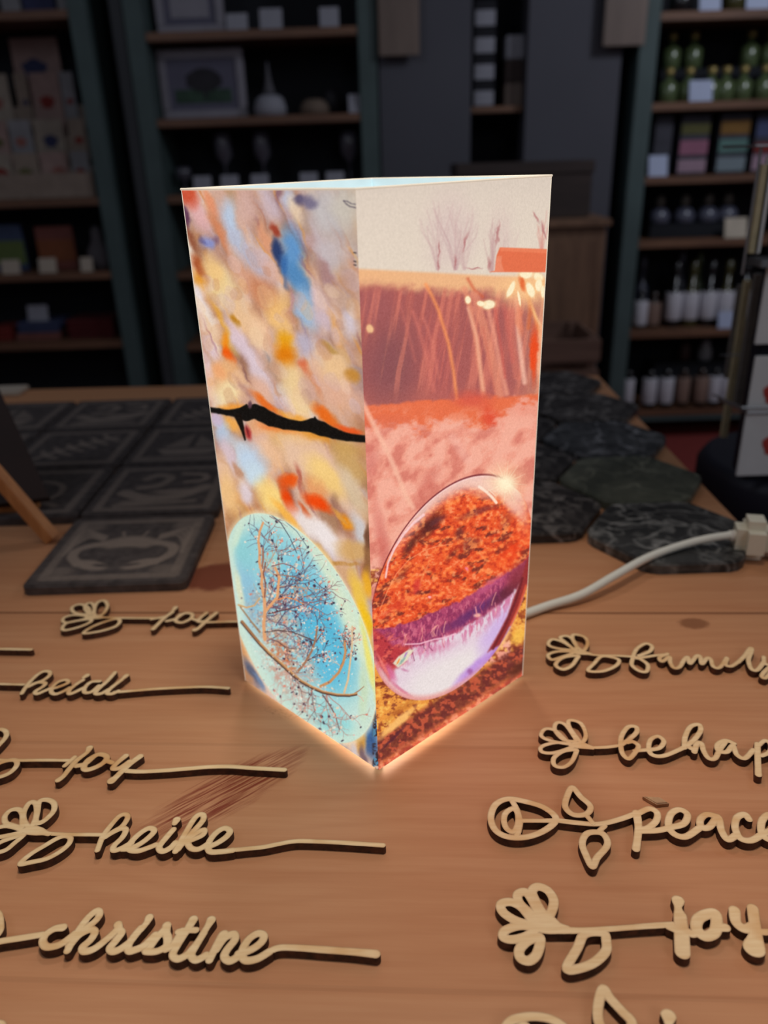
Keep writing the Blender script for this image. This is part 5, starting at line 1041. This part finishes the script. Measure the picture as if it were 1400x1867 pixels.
a = aty(606, 206, Y0+.1); setp(settle(MB().lathe((a.x, a.y, zB[1]), [(10*q, 0), (18*q, 20*q), (16*q, 34*q), (9*q, 46*q)], 12).build('dark_pot', plain('dark_clay', (40, 38, 44), .6), None, True)), 'dark pot behind the clay bowl', 'pot')
M_glass = plain('smoky_glass', (84, 82, 92), .25, .06, spec=.7)
for x, w_, h, lb in ((338, 14, 46, 'leftmost stemmed glass behind the top edge of the lamp'), (415, 15, 100, 'tall stemmed glass second from the left, middle unit'), (484, 15, 100, 'tall stemmed glass at the centre of the third shelf, middle unit'), (640, 16, 96, 'stemmed glass at the right end of the third shelf, middle unit')):
    a = aty(x, 345, Y0+.05); mb = MB().lathe((a.x, a.y, zB[2]), [(w_*.8*q, 0), (w_*.8*q, 2*q), (2*q, 5*q), (2*q, h*.45*q), (w_*q, h*.62*q), (w_*1.05*q, h*.85*q), (w_*.85*q, h*q)], 14); setp(settle(mb.build('stemmed_glass', M_glass, None, True)), lb, 'glass', 'stemmed glasses on the third shelf, middle unit')
for x, lb in ((370, 'price card by the leftmost stemmed glass'), (420, 'price card under the tall stemmed glass'), (475, 'price card at the centre of the third shelf, middle unit'), (564, 'price card right of centre on the third shelf, middle unit'), (612, 'price card by the right-hand stemmed glass')):
    tag_card(x-16, x+16, 318, 350, zB[2], lb)
# wall between the units --------------------------------------
M_ban = wood('hanging_board', (104, 88, 80), (124, 106, 96), 2, .6)
for x0, x1, y1, lb in ((691, 765, 103, 'plain beige hanging board left of the dark niche'), (1098, 1174, 85, 'plain beige hanging board beside the right-hand unit')):
    a = aty(x0, y1, YS-.02); b = aty(x1, y1, YS-.02); mb = MB().box((a.x, YS-.025, a.z), (b.x, YS-.012, a.z+.5), .002); mb.tube([((a.x+b.x)/2, YS-.018, a.z+.5), ((a.x+b.x)/2, YS-.018, 2.3)], .003, 6); setp(settle(mb.build('hanging_board', M_ban)), lb, 'hanging board')
nx0, nx1 = xb+.004, xc-.004; nz = [aty(900, 195, YS+.1).z+.0006]
setp(settle(MB().box((nx0, YS+.06, nz[0]-.02), (nx1, YS+.24, nz[0]-.0006), .002).build('niche_shelf', M_shelf)), 'narrow wooden shelf in the dark niche between the wall panels', 'shelf')
def nb(x0, x1, y0, y1, zz, lb, m=M_tag):
    return block('label_box', 'box', x0, x1, y0, y1, zz, lb, [m], d=.08, Y=YS+.09, group='small pale boxes stacked in the niche')
hz = px2m(25, YS+.09); g = px2m(15, YS+.09); M_dkb = plain('dark_box', (24, 24, 32), .8)
for i, lb in enumerate(('bottom box of the left stack in the niche', 'second box up in the left stack in the niche', 'third box up in the left stack in the niche', 'top box of the left stack in the niche')):
    zz = nz[0]+i*(hz+g); a = X_(864, 100, YS+.09); b = X_(903, 100, YS+.09); r = empty('label_box', ((a+b)/2, YS+.13, zz), lb, 'box', 'small pale boxes stacked in the niche')
    MB().box((a, YS+.09, zz), (b, YS+.18, zz+hz+g-.001), .002).build('body', M_dkb, r); MB().box((a+.003, YS+.087, zz+.004), (b-.003, YS+.0905, zz+hz), .001).build('label_band', M_tag, r)
for i, lb in enumerate(('dull box at the foot of the right stack in the niche', 'darker box in the right stack in the niche', 'pale-fronted box on top of the right stack in the niche')):
    a = X_(923, 100, YS+.09); b = X_(958, 100, YS+.09); hh = px2m(36, YS+.09); setp(settle(MB().box((a, YS+.09, nz[0]+i*hh), (b, YS+.18, nz[0]+(i+1)*hh-.001), .003).build('label_box', [M_ban, plain('umber_box', (66, 54, 52), .8), M_tag][i])), lb, 'box', 'small pale boxes stacked in the niche')
# cabinet, box and crate behind the lamp ----------------------
YC = 2.45; M_cab = wood('cabinet_wood', (96, 68, 52), (138, 104, 80), 2, 1); M_cabd = wood('dark_box_wood', (46, 36, 34), (64, 50, 46), 0, 1)
a = aty(985, 402, YC); b = aty(1107, 402, YC); cb = empty('wooden_cabinet', ((a.x+b.x)/2-.1, YC+.15, FLOOR), 'brown wooden cabinet standing behind the right side of the lamp', 'cabinet')
MB().box((a.x-.28, YC, FLOOR), (b.x, YC+.32, a.z-.022), .004).build('body', M_cab, cb); MB().box((a.x-.30, YC-.015, a.z-.022), (b.x+.012, YC+.33, a.z), .004).build('top_board', M_cab, cb)
MB().box((a.x-.05, YC-.012, FLOOR+.1), (b.x-.03, YC+.002, a.z-.05), .006).build('door', M_cab, cb)
a2 = aty(960, 298, YC+.06); b2 = aty(1082, 298, YC+.06); bxo = MB().box((a2.x-.2, YC+.06, a.z), (b2.x, YC+.26, a2.z), .004); bxo.box((a2.x-.205, YC+.055, a2.z-.03), (b2.x+.005, YC+.265, a2.z+.004), .003); setp(settle(bxo.build('dark_wooden_box', M_cabd)), 'dark wooden box with a lid on top of the brown cabinet', 'box')
a3 = aty(990, 622, 2.1); b3 = aty(1097, 622, 2.1); cr = MB(); x0, x1_, zt_ = a3.x-.18, b3.x, a3.z
for zz in np.arange(zt_-.06, FLOOR+.06, -.085): cr.box((x0, 2.1, zz), (x1_, 2.112, zz+.06), .002); cr.box((x0, 2.36, zz), (x1_, 2.372, zz+.06), .002); cr.box((x0, 2.112, zz), (x0+.012, 2.36, zz+.06), .002); cr.box((x1_-.012, 2.112, zz), (x1_, 2.36, zz+.06), .002)
for xx in (x0+.012, x1_-.034):
    for yy in (2.112, 2.338): cr.box((xx, yy, FLOOR), (xx+.022, yy+.022, zt_), .002)
setp(settle(cr.build('wooden_crate', wood('crate_wood', (96, 70, 60), (128, 98, 84), 0, 1))), 'slatted wooden crate in front of the brown cabinet', 'crate')
# right unit --------------------------------------------------
M_gb = plain('green_bottle_glass', (84, 98, 64), .2, .1, spec=.8); M_gold = plain('gold_cap', (160, 140, 86), .35, .1, metal=.5); M_oil = plain('olive_oil', (70, 66, 34), .2, .1, spec=.8)
def bottle(x, y0, y1, zz, rw, label, mb_, mc, ml=None, Y=Y0, group=None, name='bottle', lab=(.1, .6), neck=.35):
    q = px2m(1, Y); h = (y1-y0)*q; a = X_(x, y1, Y); r_ = rw*q; r = empty(name, (a, Y, zz), label, 'bottle', group)
    s_ = 1-neck; MB().lathe((a, Y, zz), [(r_*.92, 0), (r_, h*.02), (r_, h*s_*.82), (r_*.6, h*s_*.95), (r_*.36, h*s_), (r_*.36, h*.9)], 16).build('glass_body', mb_, r, True)
    MB().lathe((a, Y, zz+h*(.80 if neck > .2 else .88)), [(r_*.46, 0), (r_*.5, h*.02), (r_*.46, h*.19), (r_*.2, h*.2)], 12).build('cap', mc, r, True)
    if ml: MB().lathe((a, Y, zz+h*lab[0]), [(r_*1.015, 0), (r_*1.03, .001), (r_*1.03, h*(lab[1]-lab[0])), (r_*1.015, h*(lab[1]-lab[0])+.001)], 16).build('label', ml, r, True)
    return r
z = zC
M_lab = plain('pale_bottle_label', (206, 204, 212), .6, .06); M_labp = plain('peach_bottle_label', (142, 116, 104), .6, .08); M_brown = plain('brown_bottle_glass', (52, 34, 24), .25, .1, spec=.7); M_dk = plain('dark_bottle_glass', (26, 24, 26), .2, .1, spec=.8)
gg = 'small green bottles with gold caps, right unit'; hb = px2m(54)
for i, (x, lb) in enumerate(((1216, 'front left green bottle with a gold cap'), (1252, 'green bottle directly left of the price card'), (1292, 'green bottle right behind the price card'), (1318, 'squat green bottle in the middle of the front row'), (1350, 'green bottle second from the picture edge, front row'), (1388, 'green bottle at the right picture edge, front row'))):
    bottle(x, 130, 184, z[1], 16, lb+', right unit', M_gb, M_gold, None, Y0, gg)
st = MB().box((X_(1196, 184, Y0+.07), Y0+.05, z[1]), (X_(1430, 184, Y0+.07), Y0+.13, z[1]+hb), .002); setp(settle(st.build('shelf_riser', M_dark)), 'dark riser that lifts the back row of green bottles', 'riser')
for i, (x, lb) in enumerate(((1221, 'leftmost green bottle in the raised back row'), (1260, 'second green bottle in the raised back row'), (1362, 'green bottle in the raised back row near the picture edge'), (1398, 'last green bottle in the raised back row'))):
    bottle(x, 74, 130, z[1]+hb+.0006, 15, lb+', right unit', M_gb, M_gold, None, Y0+.08, gg)
for x0, x1_, y0, y1, k_, lb in ((1256, 1298, 150, 184, 1, 'bright price card in front of the green bottles'), (1182, 1216, 286, 322, 2, 'bright price card at the left end under the dark packets'), (1275, 1314, -22, 17, 0, 'bright price card on the top visible shelf, right unit'), (1360, 1404, -22, 14, 0, 'price card on the top visible shelf by the picture edge'), (1308, 1340, 572, 604, 4, 'bright price card in front of the white-labelled bottles')):
    tag_card(x0, x1_, y0, y1, z[k_], lb, M_tagb)
tag_card(1320, 1360, 402, 438, z[3], 'cream price card right of the squat jars', plain('cream_card_bright', (196, 184, 166), .7))
bottle(1337, -40, 16, z[0], 20, 'olive oil bottle between the two top price cards', M_oil, M_gold, None); bottle(1240, -40, 20, z[0], 20, 'dark bottle at the left end of the top visible shelf', M_dk, M_dk, None)
M_pk = plain('charcoal_packet', (62, 62, 72), .6, .1); M_rose = plain('rose_packet_label', (156, 100, 124), .6, .08); M_rose2 = plain('pale_rose_label', (164, 136, 152), .6, .08); M_mint = plain('mint_packet_label', (92, 128, 122), .6, .08); M_mintp = plain('pale_mint_label', (126, 140, 148), .6, .08); M_ora = plain('orange_motif', (128, 92, 40), .7, .1)
gp = 'tea packets on the third shelf, right unit'
for x0, x1_, ms_, bands, lb in ((1186, 1218, [M_pk], [(.55, .8, 0)], 'plain charcoal packet behind the left price card'), (1232, 1284, [M_pk, M_rose, M_rose2, M_olive], [(.05, .26, 2), (.34, .58, 1), (.68, .86, 3)], 'charcoal packet with rose-coloured label'), (1302, 1355, [M_pk, M_mint, M_mintp, M_ora], [(.05, .28, 2), (.36, .58, 1), (.66, .88, 3)], 'charcoal packet with mint-coloured label'), (1366, 1420, [M_pk, M_redb, M_rose2, M_blueb], [(.05, .3, 2), (.34, .5, 1), (.6, .9, 3)], 'charcoal packet with red label by the card rack')):
    block('tea_packet', 'packet', x0, x1_, 224, 322, z[2], lb+', right unit', ms_, d=.06, bands=bands, group=gp)
M_jar = plain('grey_glass_jar', (86, 88, 104), .25, .08, spec=.7); M_knob = plain('stone_stopper', (110, 106, 98), .6)
rs = MB().box((X_(1180, 436, Y0+.04), Y0+.02, z[3]), (X_(1345, 436, Y0+.04), Y0+.12, z[3]+px2m(24)), .002); setp(settle(rs.build('jar_tray', M_dark)), 'dark low tray under the four squat jars', 'tray')
for x, lb in ((1200, 'leftmost squat glass jar with a round stopper'), (1245, 'second squat glass jar with a round stopper'), (1287, 'third and brightest squat glass jar'), (1322, 'fourth squat glass jar, next to the cream price card')):
    q = px2m(1, Y0+.06); a = X_(x, 410, Y0+.06); zz = z[3]+px2m(24)+.0006; r = empty('squat_jar', (a, Y0+.06, zz), lb+', right unit', 'jar', 'squat jars on the fourth shelf, right unit')
    MB().lathe((a, Y0+.06, zz), [(16*q, 0), (19*q, 4*q), (19*q, 16*q), (13*q, 26*q), (7*q, 28*q)], 16).build('glass_body', M_jar, r, True); MB().lathe((a, Y0+.06, zz+28*q), [(4*q, 0), (8*q, 6*q), (8*q, 14*q), (4*q, 21*q)], 12).build('stopper', M_knob, r, True)
gw = 'labelled bottles on the fifth shelf, right unit'
for i, (x, w_, y0, m_, ml, lb) in enumerate(((1164, 12, 535, M_dk, M_lab, 'leftmost small bottle with a white label'), (1187, 12, 540, M_brown, M_labp, 'second small bottle with a peach label'), (1222, 14, 478, M_dk, M_lab, 'first tall dark bottle of the white-labelled row'), (1252, 14, 478, M_oil, M_lab, 'second tall bottle of the white-labelled row'), (1284, 14, 478, M_dk, M_lab, 'third tall dark bottle of the white-labelled row'), (1314, 14, 478, M_oil, M_lab, 'fourth tall bottle, behind the bright price card'), (1346, 13, 478, M_dk, M_lab, 'last tall dark bottle, beside the card rack'))):
    bottle(x, y0, 602, z[4], w_*1.1, lb+', fifth shelf', m_, m_, ml, Y0+.02, gw, lab=(.12, .52) if y0 < 500 else (.1, .75), neck=.4 if y0 < 500 else .2)
for i, (x, y0, m_, lb) in enumerate(((1163, 462, M_jar, 'pale slim bottle at the left end of the back row'), (1230, 452, M_jar, 'pale bottle in the middle of the back row'), (1262, 458, M_gb, 'green bottle in the back row'))):
    bottle(x, y0, 590, z[4], 11, lb+', fifth shelf', m_, m_, None, Y0+.10, gw)
gv = 'labelled bottles on the lowest shelf, right unit'
for i, (x, w_, m_, ml, lb) in enumerate(((1142, 11, M_dk, M_lab, 'leftmost bottle, by the teal side panel'), (1180, 14, M_dk, M_lab, 'second bottle with a white label'), (1210, 14, M_dk, M_lab, 'third bottle with a white label'), (1240, 13, M_brown, M_labp, 'bottle with a peach label, left of centre'), (1272, 14, M_brown, M_labp, 'bottle with a peach label, right of centre'), (1297, 12, M_dk, M_lab, 'sixth bottle, under the white jug'), (1320, 12, M_dk, M_lab, 'last bottle, beside the card rack'))):
    bottle(x, 676, 744, z[5], w_, lb+', lowest shelf', m_, m_, ml, Y0-.0, gv, lab=(.1, .82), neck=.16)
sr = MB().box((X_(1180, 744, Y0+.09), Y0+.06, z[5]), (X_(1345, 744, Y0+.09), Y0+.18, z[5]+px2m(78)), .003); setp(settle(sr.build('shelf_riser', M_dark)), 'dark riser behind the lowest row of bottles', 'riser')
q = px2m(1, Y0+.1); a = X_(1282, 665, Y0+.1); zz = z[5]+px2m(78)+.0006; setp(settle(MB().lathe((a, Y0+.1, zz), [(12*q, 0), (14*q, 8*q), (12*q, 22*q), (7*q, 32*q), (8*q, 40*q)], 16).build('white_jug', plain('white_ceramic', (150, 156, 160), .3), None, True)), 'small white ceramic jug on the riser above the lowest bottles', 'jug')
a = X_(1245, 665, Y0+.1); setp(settle(MB().lathe((a, Y0+.1, zz), [(10*q, 0), (12*q, 10*q), (9*q, 30*q), (5*q, 38*q)], 14).build('brown_jug', plain('brown_ceramic', (70, 50, 46), .5), None, True)), 'brown ceramic jug left of the white jug', 'jug')
# a pale scrap of paper at the far left corner of the table
p = at(22, 716); setp(settle(MB().box((p.x-.05, p.y-.02, 0), (p.x+.018, p.y+.02, .006), .002).build('white_pad', M_tagw)), 'small white pad lying at the far left of the table', 'note pad')
